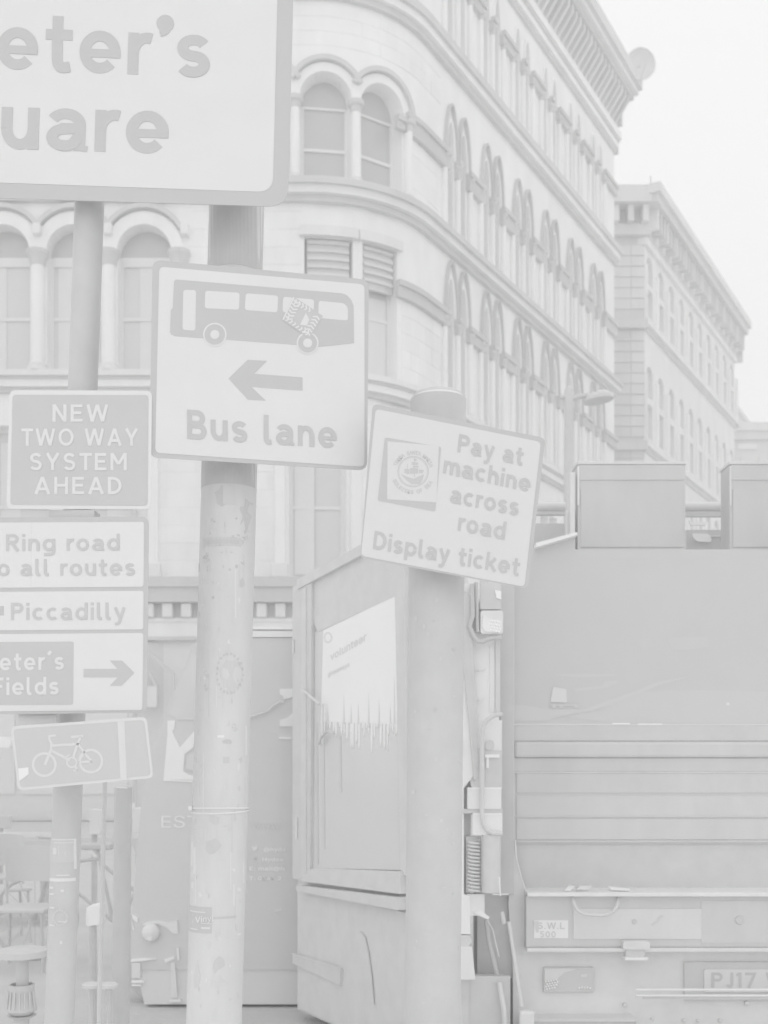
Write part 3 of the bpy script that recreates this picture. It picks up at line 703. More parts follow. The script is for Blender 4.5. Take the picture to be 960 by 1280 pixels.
for x, y, w_, h_, t_ in ((277, 919, 8, 3, 240), (282, 923, 14, 9, 207), (284, 946, 7, 8, 212), (259, 1044, 28, 26, 209), (262, 1018, 22, 14, 211), (270, 745, 3, 3, 203), (240, 1036, 6, 52, 219), (246, 1060, 2, 34, 232), (242, 1054, 2, 30, 232),
                         (240, 977, 5, 16, 222), (247, 977, 7, 16, 219), (243, 1104, 3, 8, 232), (272, 1146, 26, 3, 207), (268, 1190, 20, 30, 211), (245, 1200, 12, 40, 217), (262, 1218, 30, 22, 218), (247, 700, 5, 10, 210), (301, 720, 10, 12, 211)):
    p2patch(x, x+w_, y, y+h_, 3.6, t_, d=.0013, shape=blob(9, .3) if w_ > 7 and h_ > 7 else None)
# printed label low on the post
lab = p2patch(236, 270, 1134, 1167, 3.6, 205, label='dark label with white script')
for x0_, y0_, x1_, y1_ in ((241, 1140, 262, 1141.5), (241, 1162, 252, 1163.5), (257, 1159, 268, 1161.5), (257, 1154, 269, 1155)): p2patch(x0_, x1_, y0_, y1_, 3.6, 226, d=.002, name='printed_line')
class CylText(Plane): pass
plc = Plane(252, 1150, 3.6-.0915, (-.18, 1, 0)); write(plc, 'Vinyl', (244, 1153), (267, 1151), 10, mat(236, 'print'), P2, bold=.005, name='lettering', d=.004)
# cable tie round the post
c = p2b+ax2*((at(0, 1012, 3.51).z-p2b.z)/ax2.z)
for k, dz in enumerate((0, -.009)):
    MB().tube([c+Vector((.0905*math.cos(a), .0905*math.sin(a), dz+.004*math.sin(a+.5*k)*(1 if k else -1))) for a in [2*math.pi*i/28 for i in range(28)]], .0032, 6, True).build('cable_tie', mat(232, 'paint'), P2, True)
MB().box((c.x-.094, c.y-.045, c.z-.004), (c.x-.083, c.y-.03, c.z+.008)).build('tie_lock', mat(238, 'paint'), P2)
# panel sticker and clamps on the slim post
def p1patch(*a, **k): return cyl_patch(P1, p1b, p1t, .045, *a, **k)
p1patch(65, 97.5, 1048, 1078, 3.5, 211, label='pale printed sticker on the dark post')
p1patch(78, 95.5, 1057, 1077, 3.5, 217, d=.0016, shape=[(0, 0), (1, 0), (1, 1), (.55, .7), (0, .55)], name='sticker_print')
for a_ in ((70, 96, 1049, 1050.3, 3.5, 219), (73, 96, 1053, 1054, 3.5, 216), (95.5, 97.5, 1049, 1087, 3.5, 221), (66, 96.5, 1098, 1102, 3.5, 222), (76, 91, 1093.5, 1095, 3.5, 218), (65.5, 71, 1109, 1111.5, 3.5, 222), (65.5, 72, 1117, 1119, 3.5, 220), (81, 85, 1112, 1115, 3.5, 219),
           (67, 73, 1134, 1136, 3.5, 218), (66, 73, 1156, 1158, 3.5, 216), (78, 88, 1151.5, 1153, 3.5, 216), (71, 76, 1060, 1068, 3.5, 216), (80, 83, 1176, 1180, 3.5, 215)): p1patch(a_[0], a_[1], a_[2], a_[3], 3.5, a_[5]+9, d=.002, name='sticker_print')
for k in range(16):
    a = math.radians(360*k/16); x = 80+8*math.cos(a); y = 1147+9*math.sin(a); p1patch(x-1.2, x+1.2, y-1.3, y+1.3, 3.5, 216, d=.0018+.00003*k, name='sticker_print')
for py in (497, 632, 641, 660, 880): pass

# ================================================================== SIGNS
class Sign:
    def __init__(s, name, label, Y, c, n, outer, inner, tone, border=BLK, ro=10, ri=7, group='traffic signs'):
        s.pl = Plane(c[0], c[1], Y, n); o = s.pl.p(*c)
        s.T = thing(name, label, 'sign', o)
        s.pl.poly(mb := MB(), rounded(outer, ro), -.003, 0); mb.build('backing_plate', border, s.T)
        s.pl.poly(mb := MB(), rounded(inner, ri), 0.0002, .0012); s.face = mb.build('face', mat(tone, 'film'), s.T)
    def text(s, t, a, b, h, tone=202.5, **k): return roadwrite(s.pl, t, a, b, h, mat(tone, 'print'), s.T, **k)
    def poly(s, pts, tone, name='symbol', d0=.0012, d1=.0022, parent=None, kind='print'):
        s.pl.poly(mb := MB(), pts, d0, d1); return mb.build(name, mat(tone, kind), parent or s.T)
    def rail(s, a, b, w, name='mounting_rail', d=-.03, tone=208):
        A = s.pl.p(*a, 0); B = s.pl.p(*b, 0); t = (B-A).normalized(); up = s.pl.n.cross(t).normalized(); n = s.pl.n
        mb = MB(); P = [A-up*w/2-n*.003, B-up*w/2-n*.003, B+up*w/2-n*.003, A+up*w/2-n*.003]; mb.prism(P, n*d); return mb.build(name, mat(tone, 'metal'), s.T)
    def clamp(s, base, ax, r, py, Y, w=.035):
        z = at(0, py, Y).z; c = base+ax*((z-base.z)/ax.z)
        MB().lathe(c-ax*w/2, [(r+.001, 0), (r+.006, 0), (r+.006, w), (r+.001, w)], 28, ax).build('clamp', mat(208, 'metal'), s.T, True)
def scl(x, y): return lambda pts: [(p[0]/x[0]+x[1], p[1]/x[0]+y) for p in pts]

# -- large name sign
bigs = Sign('direction_sign', 'huge white sign reading ...eter\'s ...uare, cut by the top left of the picture', 3.38, (200, 100), (.03, 1, .02),
    [(-420, -70), (369, -70), (366.5, 0), (360, 258.5), (-100, 244.5), (-424, 235)], [(-404, -55), (349, -55), (346.7, 0), (341, 240.5), (0, 228.5), (-404, 216)], 229, ro=[30, 30, 0, 26, 0, 30], ri=[18, 18, 0, 20, 0, 18])
bigs.text('eter\u2019s', (-4, 86), (262, 97.5), 73, st=.25, gap=.17, prefix='St P', up=(.03, -1))
bigs.text('uare', (1, 186), (210, 192.5), 73, st=.25, gap=.17, prefix='Sq', up=(.03, -1))
for py in (30, 215): bigs.rail((-380, py-10), (340, py+14), .05, d=-.055)
bigs.clamp(p2b, ax2, .0885, 40, 3.6); bigs.clamp(p2b, ax2, .0885, 222, 3.6); bigs.clamp(p1b, ax1, .045, 40, 3.5); bigs.clamp(p1b, ax1, .045, 216, 3.5)
# -- bus lane
bus = Sign('bus_lane_sign', 'Bus lane sign with a bus symbol above a left arrow', 3.40, (290, 450), (-.21, .98, .03),
    [(190.5, 324.5), (461, 349.5), (459, 588), (186.5, 571.5)], [(199, 333.5), (455.5, 355.5), (455.5, 583.8), (194, 566)], 229, ro=12, ri=7)
f = lambda pts: [(x/3.2+180, y/3.2+310) for x, y in pts]
S_ = 3.2
body = [(128, 127), (790, 182), (812, 190), (828, 208), (838, 232), (840, 381), (697, 396), (697, 388), (612, 388), (612, 388), (330, 367), (235, 361), (125, 353), (108, 345), (104, 335), (107, 250), (115, 240), (120, 135)]
body = [(128, 127), (790, 182), (812, 190), (828, 208), (838, 232), (840, 381), (697, 396), (612, 388), (330, 367), (235, 361), (125, 353), (108, 345), (104, 335), (107, 250), (115, 240), (120, 135)]
bus.poly(f(body), 203, 'bus_symbol')
for w_ in ([(157, 168), (208, 170), (205, 332), (154, 328)], [(245, 172), (382, 180), (380, 248), (243, 242)], [(407, 182), (536, 192), (533, 259), (403, 249)], [(556, 196), (680, 207), (678, 264), (554, 258)], [(698, 212), (800, 222), (815, 240), (815, 291), (697, 281)]):
    bus.poly(f(rounded(w_, 12)), 229, 'symbol_window', .0022, .0025)
for c_, r_ in (((283, 347), 47), ((654, 381), 44)):
    bus.poly(f(circle(c_, r_, 32)), 229, 'symbol_wheel', .0022, .0025); bus.poly(f(circle(c_, r_-6, 32)), 203, 'symbol_wheel', .0025, .0028); bus.poly(f(circle(c_, 18, 24)), 229, 'symbol_wheel', .0028, .0031)
bus.poly(f([(338, 522), (415, 448), (492, 452), (440, 504), (634, 518), (634, 571), (430, 556), (487, 611), (415, 607)]), 203, 'arrow')
bus.text('Bus lane', (233.8, 548.6), (420.6, 560.5), 36, st=.245, gap=.2)
# diamond sticker with chevron border and a sailing boat
g_ = lambda pts: [(x/12+340, y/12+350) for x, y in pts]
bus.poly(g_([(320, 250), (760, 545), (560, 885), (150, 600)]), 205, 'sticker', .0031, .0034)
stk = MB()
def chev(p, q, n, w, inn):
    p = Vector(p); q = Vector(q); t = (q-p)/n; inn = Vector(inn).normalized()*w
    for i in range(n):
        a = p+t*(i+.15); bus.pl.stroke(stk, g_([a, a+t*.45+inn*.55, a+inn*1.1]), 1.5, .0034, .0036)
chev((330, 300), (190, 590), 6, 95, (1, .45)); chev((200, 610), (545, 855), 7, 75, (.55, -1)); chev((560, 840), (730, 560), 6, 95, (-1, -.5)); chev((350, 290), (600, 450), 5, 60, (-.4, 1))
bus.pl.stroke(stk, g_([(325, 270), (200, 520), (165, 600)]), 1.5, .0034, .0037)
stk.build('sticker_print', mat(233, 'print'), bus.T)
bus.poly(g_(circle((460, 580), 130, 28)), 207, 'sticker_disc', .0037, .0040); bus.poly(g_([(505, 500), (555, 600), (520, 690), (420, 675)]), 230, 'sail', .0040, .0042)
for py in (372, 530): bus.rail((205, py), (450, py+15), .05, d=-.045)
bus.clamp(p2b, ax2, .0885, 385, 3.6); bus.clamp(p2b, ax2, .0885, 545, 3.6)
# -- pay at machine
pay = Sign('parking_sign', 'tilted Pay at machine across road sign with a square crest sticker', 3.40, (548, 620), (.03, .99, .13),
    [(465.8, 504.5), (682, 547.5), (660, 736), (450, 697.5)], [(469.5, 511), (676, 552.5), (655.5, 733.5), (451.3, 694.8)], 226.5, ro=8, ri=6)
up = (.12, -1)
for t_, a_, b_ in (('Pay at', (571.5, 565), (652.8, 582)), ('machine', (553.6, 591.5), (662, 615.5)), ('across', (562.2, 628), (647.4, 645)), ('road', (571.8, 663), (630.6, 675)), ('Display ticket', (466, 686), (648.2, 720))):
    pay.text(t_, a_, b_, 22.5, 203.5, st=.25, gap=.18, up=up)
q = lambda pts: [(x/10.667+470, y/10.667+540) for x, y in pts]
pay.poly(q(rounded([(118, 72), (870, 200), (790, 1062), (22, 915)], 30)), 204, 'parking_symbol')
pay.poly(q([(155, 125), (838, 188), (806, 940), (150, 898)]), 226, 'sticker', .0022, .0027)
cr = MB(); pay.pl.ring(cr, q([(495, 530)])[0], 19, 1.1, .0027, .0031); pay.pl.ring(cr, q([(495, 530)])[0], 17.6, .5, .0027, .0031)
pay.pl.poly(cr, q([(330, 560), (420, 600), (500, 625), (580, 590), (640, 565), (620, 640), (590, 695), (470, 695), (400, 640)]), .0027, .0032)
for pts in ([(380, 490), (450, 500), (445, 560), (380, 545)], [(455, 480), (560, 485), (565, 555), (455, 560)], [(475, 400), (565, 410), (560, 440), (475, 440)], [(490, 450), (570, 452), (565, 475), (490, 475)], [(570, 500), (640, 510), (620, 550), (575, 550)], [(505, 350), (555, 380), (505, 395)]):
    pay.pl.poly(cr, q(pts), .0027, .0032)
pay.pl.stroke(cr, q([(420, 430), (420, 570)]), .8, .0027, .0030); pay.pl.stroke(cr, q([(512, 350), (512, 600)]), .8, .0032, .0036)
cr.build('crest_print', mat(208, 'print'), pay.T)
def ringtext(sg, txt, c, r, h, a0, a1, tone, inward=False):
    mb = MB(); n = len(txt)
    for i, ch in enumerate(txt):
        if ch == ' ': continue
        a = math.radians(a0+(a1-a0)*(i+.5)/n); cx, cy = c[0]+r*math.sin(a), c[1]-r*math.cos(a)
        tx, ty = (math.cos(a), math.sin(a)); ux, uy = (math.sin(a), -math.cos(a))
        if inward: tx, ty, ux, uy = -tx, -ty, -ux, -uy
        vs, fs = text2d(ch, .03, 1); w = h/CAPH; x0 = (min(v[0] for v in vs)+max(v[0] for v in vs))/2
        P = [sg.pl.p(cx+(v[0]-x0)*w*tx*.9+(v[1]-CAPH/2)*w*ux, cy+(v[0]-x0)*w*ty*.9+(v[1]-CAPH/2)*w*uy)+sg.pl.n*.0031 for v in vs]
        mb.add(P, fs)
    return mb.build('lettering', mat(tone, 'print'), sg.T)
ringtext(pay, 'TERRA SANTA MARIA', q([(495, 530)])[0], 24.6, 6.4, -72, 76, 209)
ringtext(pay, 'SOLDIERS OF SEA', q([(495, 530)])[0], 24.6, 6.4, 248, 118, 209, inward=True)
for py in (570, 690): pay.rail((478, py-10), (660, py+26), .045, d=-.06)
pay.clamp(p3b, ax3, .0895, 560, 3.6); pay.clamp(p3b, ax3, .0895, 690, 3.6)
# -- new two way system ahead
new = Sign('two_way_sign', 'dark sign with a white rim reading NEW TWO WAY SYSTEM AHEAD', 3.34, (100, 560), (-.05, 1, 0),
    [(12, 487.6), (190, 488.4), (188.5, 636.5), (8, 636)], [(15.8, 493.6), (185.6, 494), (184.6, 632), (13, 631)], 204, border=mat(230, 'film'), ro=8, ri=5)
for t_, x0_, x1_, y_ in (('NEW', 65.8, 135.6, 527.4), ('TWO WAY', 27, 172.6, 557.5), ('SYSTEM', 37.8, 158.6, 588.1), ('AHEAD', 43.2, 152.3, 617.9)): new.text(t_, (x0_, y_), (x1_, y_), 21.6, 229, st=.235, gap=.3)
new.rail((30, 520), (170, 520), .04); new.rail((30, 610), (170, 610), .04); new.clamp(p1b, ax1, .045, 520, 3.5); new.clamp(p1b, ax1, .045, 610, 3.5)
# -- ring road / piccadilly / fields
rt = Sign('route_sign', 'three-panel white sign for Ring road, Piccadilly and a right arrow', 3.34, (60, 770), (.02, 1, .01),
    [(-330, 649), (186, 645.5), (183.7, 891), (-330, 896)], [(-322, 655), (180.2, 652.3), (179.5, 733.5), (-322, 737)], 230, ro=10, ri=4)
for pts in ([(-322, 742), (179.5, 738.6), (179.2, 786.8), (-322, 790)], [(-322, 795), (179.2, 791.3), (178, 887.6), (-322, 892)]):
    rt.poly(rounded(pts, 4), 230, 'face', .0002, .0012, kind='film')
rt.text('Ring road', (7.8, 689), (149.8, 688.2), 21, 206, st=.23, gap=.24); rt.text('o all routes', (-3, 720), (169, 719.4), 21, 206, st=.23, gap=.24, prefix='t')
rt.text('Piccadilly', (14, 775.2), (157, 774.6), 21.5, 206, st=.23, gap=.24); rt.poly([(-30, 758), (5, 757.7), (5, 769.3), (-30, 769.5)], 204, 'arrow_tail')
rt.poly(rounded([(-150, 803.6), (92.3, 802), (91.6, 880.8), (-150, 882.5)], [0, 3, 3, 0]), 205, 'brown_panel')
rt.text('eter\u00b4s', (0, 838), (80.3, 837), 22, 229, st=.24, gap=.22, prefix='St P', d=.003); rt.text('Fields', (-8, 869), (73.8, 868), 22, 229, st=.24, gap=.22, d=.003)
h_ = lambda pts: [(x/3.554, y/3.554+640) for x, y in pts]
rt.poly(h_([(372, 697), (523, 697), (488, 660), (543, 660), (598, 715), (541, 772), (488, 772), (523, 735), (372, 735)]), 204, 'arrow')
sm = MB(); rt.pl.poly(sm, [(39.2, 655), (39.9, 655), (39.4, 733), (38.7, 733)], .0012, .0016); sm.build('panel_seam', mat(226, 'film'), rt.T)
rt.rail((10, 660), (170, 660), .04); rt.rail((10, 870), (170, 870), .04); rt.clamp(p1b, ax1, .045, 670, 3.5); rt.clamp(p1b, ax1, .045, 870, 3.5)
mb = MB(); rt.pl.poly(mb, [(60, 637), (117, 637), (117, 650), (60, 650)], -.07, -.006); mb.build('bracket', mat(204, 'metal'), rt.T)
mb = MB(); rt.pl.poly(mb, [(20, 882), (68, 882), (68, 905), (20, 905)], -.05, -.02); mb.build('bracket', mat(216, 'metal'), rt.T)
# -- cycle route
cy = Sign('cycle_sign', 'small tilted dark sign with a white bicycle and a vertical bar', 3.30, (100, 940), (-.06, 1, .02),
    [(13.4, 908.2), (183, 896), (191.6, 972.2), (22.6, 988)], [(16.8, 911.5), (180, 899.8), (188.2, 969.2), (25.4, 984.3)], 209.5, border=mat(226, 'film'), ro=7, ri=5)
j = lambda pts: [(x/5.053+10, y/5.053+890) for x, y in pts]
bk = MB(); PL = cy.pl
PL.ring(bk, j([(230, 332)])[0], 14.0, 3.1, .0012, .0020); PL.ring(bk, j([(524, 310)])[0], 14.0, 3.1, .0012, .0020); PL.ring(bk, j([(404, 318)])[0], 6, 2.2, .0012, .0021)
for w_, pts in ((2.6, [(300, 148), (262, 152), (262, 172), (275, 200), (272, 245)]), (3.4, [(272, 240), (235, 330)]), (3, [(272, 212), (438, 203)]), (3.2, [(278, 245), (388, 302)]), (3, [(440, 202), (412, 290)]), (3.2, [(402, 158), (472, 152)]), (2.8, [(458, 158), (440, 205)]),
                (3, [(442, 202), (528, 312)]), (2.6, [(440, 318), (528, 312)]), (2.4, [(425, 340), (440, 366)]), (2.2, [(418, 370), (442, 366)]), (2.4, [(366, 284), (388, 272)]), (2.6, [(485, 250), (445, 315)])):
    PL.stroke(bk, j(pts), w_, .0012, .0022)
bk.build('bicycle_symbol', mat(225, 'print'), cy.T)
cy.poly(j([(692, 62), (736, 59), (752, 430), (712, 434)]), 225, 'bar')
cy.poly(j([(66, 355), (130, 350), (131, 392), (72, 436)]), 240, 'paper_scrap', .0012, .003)
cy.rail((40, 925), (170, 917), .03); cy.rail((45, 962), (172, 955), .03); cy.clamp(p1b, ax1, .045, 930, 3.5)
# thin pale post and the dark bollard beyond
b_ = at(119, 1400, 3.9); b_.z = .12
TP = thing('thin_post', 'thin pale metal post below the cycle sign', 'post', b_)
MB().tube([b_, at(131, 985, 3.9), at(132, 930, 3.9)], .008, 12).build('shaft', mat(217, 'metal'), TP, True)
MB().lathe(b_, [(.05, 0), (.05, .01), (.02, .014), (.02, .05)], 16).build('base_plate', mat(214, 'metal'), TP, True)
b_ = at(149, 1400, 4.7); b_.z = .12; zt = at(0, 985, 4.7).z
BO = thing('dark_bollard', 'tall dark round post between thin post and black van', 'bollard', b_)
MB().tube([b_, Vector((at(154, 0, 4.7).x, 4.7, zt))], .037, 20).build('shaft', mat(204, 'metal'), BO, True)
tp_ = Vector((at(154, 0, 4.7).x, 4.7, zt))
MB().lathe(tp_, [(.037, 0), (.036, .006), (.02, .012), (.004, .014)], 20).build('cap', mat(212, 'metal'), BO, True)
MB().tube([tp_+Vector((-.02, -.036, .004)), tp_+Vector((.025, -.034, .001))], .003, 6).build('cap_rim', mat(236, 'metal'), BO)  # glint on the bollard cap, put in as a near-white tube

# ================================================================== KIOSK
pA = Vector((-.53, 6.7, 0)); pB = Vector((.10, 5.4, 0)); kd = (pB-pA).normalized(); kn = Vector((kd.y, -kd.x, 0))
if kn.dot(-pA) < 0: kn = -kn
KP = Plane(440, 900, 6, (0, 1, 0)); KP.o = pA.copy(); KP.n = kn
KI = thing('glazed_kiosk', 'tall glazed street kiosk with a white drip-edged film on its pane', 'kiosk', (-.2, 6.1, 0))
def kp(pts, d0, d1, tone, name, kind='metal', parent=KI):
    tone += 16 if tone < 206 else (8 if tone < 214 else 24)
    KP.poly(mb := MB(), pts, d0, d1); return mb.build(name, mat(tone, kind), parent)
kp([(368, 733), (512, 655), (520, 1330), (368, 1262)], -.30, -.02, 204, 'body')
kp([(375, 725), (512, 650), (512, 664), (375, 737)], -.30, .02, 211, 'roof_edge')
kp([(375, 737), (512, 664), (500, 742), (396, 790)], -.02, -.004, 203.5, 'fascia')
kp(rounded([(368, 733), (392, 722), (390, 1100), (368, 1098)], 3), -.02, .012, 208.5, 'corner_post')
kp([(381, 737), (386, 734), (386, 1096), (380, 1096)], .012, .02, 212.5, 'post_trim')
kp([(495, 712), (508, 706), (512, 1095), (503, 1093)], -.02, .01, 211.5, 'corner_post')
kp([(392, 790), (498, 741), (505, 1088), (390, 1085)], -.012, -.008, 205, 'glass_pane', 'glass')
kp([(403, 788), (496, 743), (502, 880), (498, 905), (400, 902)], -.008, -.005, 222.5, 'poster', 'film')  # white film with a ragged lower edge on the pane
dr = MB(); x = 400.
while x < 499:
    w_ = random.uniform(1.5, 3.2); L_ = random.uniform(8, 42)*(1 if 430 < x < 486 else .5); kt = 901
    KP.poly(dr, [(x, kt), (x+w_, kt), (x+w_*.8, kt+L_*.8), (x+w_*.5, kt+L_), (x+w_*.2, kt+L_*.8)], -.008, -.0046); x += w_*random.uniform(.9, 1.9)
dr.build('film_drips', mat(243, 'film'), KI)
dk = MB()
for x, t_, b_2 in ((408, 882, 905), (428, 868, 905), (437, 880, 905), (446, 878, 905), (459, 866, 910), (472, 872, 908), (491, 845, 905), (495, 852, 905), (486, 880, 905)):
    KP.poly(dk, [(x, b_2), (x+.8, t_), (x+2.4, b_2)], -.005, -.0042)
gp = dk.build('film_gaps', mat(220, 'film'), KI); gp['kind'] = 'stuff'
pl_t = mat(226, 'print')
write(KP, 'volunteer', (412, 826), (457, 800), 13, pl_t, KI, bold=.02, d=-.004, up=(0, -1), thick=.0003)
write(KP, 'giveaways', (409, 846), (436, 833), 8, pl_t, KI, bold=.02, d=-.004, thick=.0003)
kr = MB(); KP.ring(kr, (409, 797), 4.5, 2, -.005, -.004, ry=6); kr.build('logo', pl_t, KI)
kp([(396, 1085), (506, 1089), (507, 1117), (380, 1101)], -.01, .03, 213, 'sill')
kp([(380, 1106), (507, 1121), (507, 1137), (380, 1113)], -.01, .05, 210, 'sill')
kp([(378, 1115), (512, 1142), (518, 1325), (372, 1260)], -.02, -.006, 204, 'lower_panel')
kp([(368, 1193), (428, 1211), (427, 1231), (368, 1204)], -.006, .012, 209, 'kick_rail')
KP.stroke(mb := MB(), [(368, 1192), (428, 1210)], 1.6, .012, .016); mb.build('rail_edge', mat(222, 'metal'), KI)
KP.stroke(mb := MB(), [(451, 1165), (456, 1172), (460, 1190), (464, 1220), (467, 1255)], 1.8, .0, .006); mb.build('cable', mat(219, 'paint'), KI)
MB().tube([KP.p(377, 862, .03), KP.p(384, 867, .05), KP.p(399, 880, .04)], .008, 8).build('mirror_arm', mat(224, 'metal'), KI, True)
MB().tube([KP.p(399, 930, .0), KP.p(402, 920, .03), KP.p(410, 914, .04), KP.p(418, 917, .02)], .006, 8).build('hook', mat(214, 'metal'), KI, True)
for x, y0_, y1_, t_ in ((407, 880, 930, 224), (374, 1022, 1048, 232), (370, 800, 816, 224)):
    KP.stroke(mb := MB(), [(x, y0_), (x, y1_)], 1.6, .014, .02); mb.build('trim_strip', mat(t_, 'metal'), KI)
for x, y0_, y1_ in ((424, 920, 990), (395, 905, 1080), (403, 905, 1060)):
    KP.stroke(mb := MB(), [(x, y0_), (x+1, y1_)], 2.0, -.008, -.006); mb.build('inner_frame', mat(208.5, 'metal'), KI)

# ================================================================== VAN
VY = 7.0; VP = Plane(300, 1000, VY, (0, 1, 0))
VN = thing('black_van', 'black high-roof brewery van with white lettering, behind the stickered post', 'van', (at(280, 0, VY).x, VY+.9, 0))
def vp(pts, d0, d1, tone, name, kind='paint', parent=None):
    tone += 15 if tone < 212 else 19
    VP.poly(mb := MB(), pts, d0, d1); return mb.build(name, mat(tone, kind), parent or VN)
prof = [(250, 797), (440, 797), (560, 800), (560, 1212), (170, 1212), (163, 1195), (164, 1150), (170, 1075), (177, 1000), (192, 930), (208, 890), (226, 845), (241, 806)]
vp(prof, -1.8, 0, 202.5, 'body')
vp([(262, 783.5), (560, 784.5), (560, 788), (262, 787)], -1.7, .02, 240, 'roof_rail'); vp([(256, 788), (560, 789), (560, 796.5), (252, 796.5)], -1.75, .01, 223, 'roof_edge')
vp([(243, 815), (247, 822), (247, 900), (222, 900), (212, 893), (228, 850)], .0, .006, 205.5, 'windscreen', 'glass')
k5 = lambda pts: [(x/6.09+180, y/6.09+780) for x, y in pts]
vp(k5([(180, 735), (240, 735), (232, 800), (215, 815), (275, 940), (375, 825), (420, 790), (420, 920), (375, 940), (310, 990), (300, 1120), (345, 1150), (420, 1160), (420, 1185), (150, 1185), (180, 840)]), 0, .006, 223, 'emblem', 'print')
vp(k5([(325, 1000), (420, 950), (420, 1115), (345, 1115), (318, 1110)]), .006, .009, 205, 'emblem_shadow', 'print')
vp([(205, 974.5), (262, 976.5), (262, 978.5), (205, 976)], 0, .008, 232, 'trim_line')
wm = mat(238, 'print')
write(VP, 'EST', (201.8, 1034.4), (249, 1034.4), 21, wm, VN, bold=.004, d=.004)
for t_, x0_, x1_, y_ in (('@hyde', 329.8, 357.5, 1064), ('Hydes', 328, 354, 1076.5), ('E: mail@h', 311.8, 355.6, 1087.8), ('T: 0161 2', 311.8, 351.8, 1100)):
    write(VP, t_, (x0_, y_), (x1_, y_), 6.4, mat(248, 'print'), VN, bold=.022, d=.004)
write(VP, 'www', (315, 1036), (350, 1036), 14, mat(226, 'print'), VN, bold=.01, d=.004)
vp([(314.5, 1057), (318, 1059), (321.5, 1057), (321, 1062), (317, 1064)], 0, .004, 220, 'bird_mark', 'print')
write(VP, 'f', (317, 1077), (321, 1077), 7.5, mat(218, 'print'), VN, bold=.02, d=.004)
vp([(350, 861), (368, 861), (367, 870), (362, 873), (355, 874), (354, 870), (350, 868)], 0, .01, 224, 'window_sticker', 'print')  # pale reflections on the van side, put in as flat light pieces
vp([(350, 900), (360, 897), (366, 891), (368, 893), (366, 908), (350, 908)], 0, .01, 221, 'window_sticker', 'print'); vp([(349, 921), (364, 921.5), (364, 924), (349, 923.5)], 0, .01, 226, 'reflection_line')
MB().tube([VP.p(x, y, .02) for x, y in ((305, 900), (313, 896), (322, 893), (333, 890), (341, 883), (350, 877), (354, 878))], .0065, 8).build('cable', mat(222, 'paint'), VN, True)
VP.stroke(mb := MB(), [(343, 1139), (352, 1137)], 1.6, 0, .006); mb.build('handle_edge', mat(230, 'metal'), VN)
hc = VP.p(188, 1166, .03)
hl = MB().lathe(hc, [(.055, -.05), (.055, 0), (.045, .015), (.02, .024), (.003, .026)], 24, Vector((0, -1, 0))).build('headlight', mat(232, 'glass'), VN, True)
MB().lathe(hc+Vector((0, -.004, -.03)), [(.018, -.02), (.018, .018), (.002, .022)], 12, Vector((0, -1, 0))).build('bulb', mat(238, 'glass'), hl, True)
vp([(178, 1155), (186, 1151.5), (202, 1151), (212, 1153), (222, 1150), (223, 1167), (216, 1166), (208, 1159), (198, 1154.5), (180, 1156.5)], 0, .012, 214, 'wing_trim')
vp([(165, 1142), (173, 1147), (172, 1153), (167, 1149)], 0, .012, 238, 'side_light'); vp([(165, 1151), (168, 1162), (166.5, 1162)], 0, .012, 236, 'side_light')
for pts, t_ in (([(164, 1199), (180, 1197.5), (196, 1198.5), (180, 1200.5), (164, 1202)], 236), ([(165, 1203), (176, 1203), (176, 1222), (165, 1222)], 212), ([(165, 1225), (180, 1225), (180, 1228), (165, 1228)], 228), ([(165, 1230.5), (177, 1230.5), (177, 1232), (165, 1232)], 226), ([(206, 1199), (218, 1195), (219, 1198), (207, 1203)], 222), ([(221, 1184), (224, 1184), (225, 1200), (222, 1200)], 216), ([(214, 1203), (219, 1203), (222, 1246), (214, 1246)], 212), ([(212, 1249), (226, 1249), (226, 1252), (212, 1252)], 222)):
    vp(pts, -.02, .015, t_, 'bumper_strip')
for wx in (205, 470):
    c = at(wx, 0, VY); w = Vector((c.x, VY+.12, .33))
    o = MB().lathe(w, [(.33, 0), (.33, .2), (.3, .22), (.2, .22)], 28, Vector((0, 1, 0))).build('wheel', mat(203, 'metal'), VN, True)
    MB().lathe(w, [(.19, -.02), (.17, .0), (.04, .01)], 20, Vector((0, 1, 0))).build('rim', mat(208, 'metal'), o, True)
vp([(170, 1211), (560, 1211), (560, 1256), (180, 1256)], -1.75, -.012, 211.9, 'skirt')

# ================================================================== TRUCK
TY = 5.5; TPn = Plane(800, 900, TY, (0, 1, 0))
TK = thing('dark_lorry', 'dark lorry seen from behind with a folded tail lift', 'lorry', (at(900, 0, TY).x, TY+1.2, 0))
def tp(pts, d0, d1, tone, name, kind='paint', parent=None, bevel=0):
    tone += 5 if tone < 210 else 11
    TPn.poly(mb := MB(), pts, d0, d1); return mb.build(name, mat(tone, kind), parent or TK, bevel=bevel)
def tr(x0_, x1_, y0_, y1_, d0, d1, tone, name, kind='paint', bevel=0, parent=None, r=0):
    q4 = [(x0_, y0_), (x1_, y0_), (x1_, y1_), (x0_, y1_)]; return tp(rounded(q4, r) if r else q4, d0, d1, tone, name, kind, parent, bevel)
XR = 1130
tr(642, XR, 683, 905, -.35, -.08, 202.5, 'rear_shutter', 'paint')
tr(625, 643, 686, 1118, -.4, 0, 203, 'door_post', 'metal', .004)
tp([(643, 690), (700, 672), (722, 668), (722, 684), (XR, 684), (XR, 692), (643, 696)], -.3, -.0795, 203, 'top_rail')
tp([(671, 677.5), (722, 664), (723, 667.5), (671, 683)], -.1, -.02, 229, 'edge_strip')
tr(642, XR, 900, 1056, -3.0, -.085, 204, 'load_body')
tr(642, XR, 1050, 1116, -.3, -.10, 204, 'rear_crossmember', 'metal')  # dark panel added to fill the gap, stands in for its shade
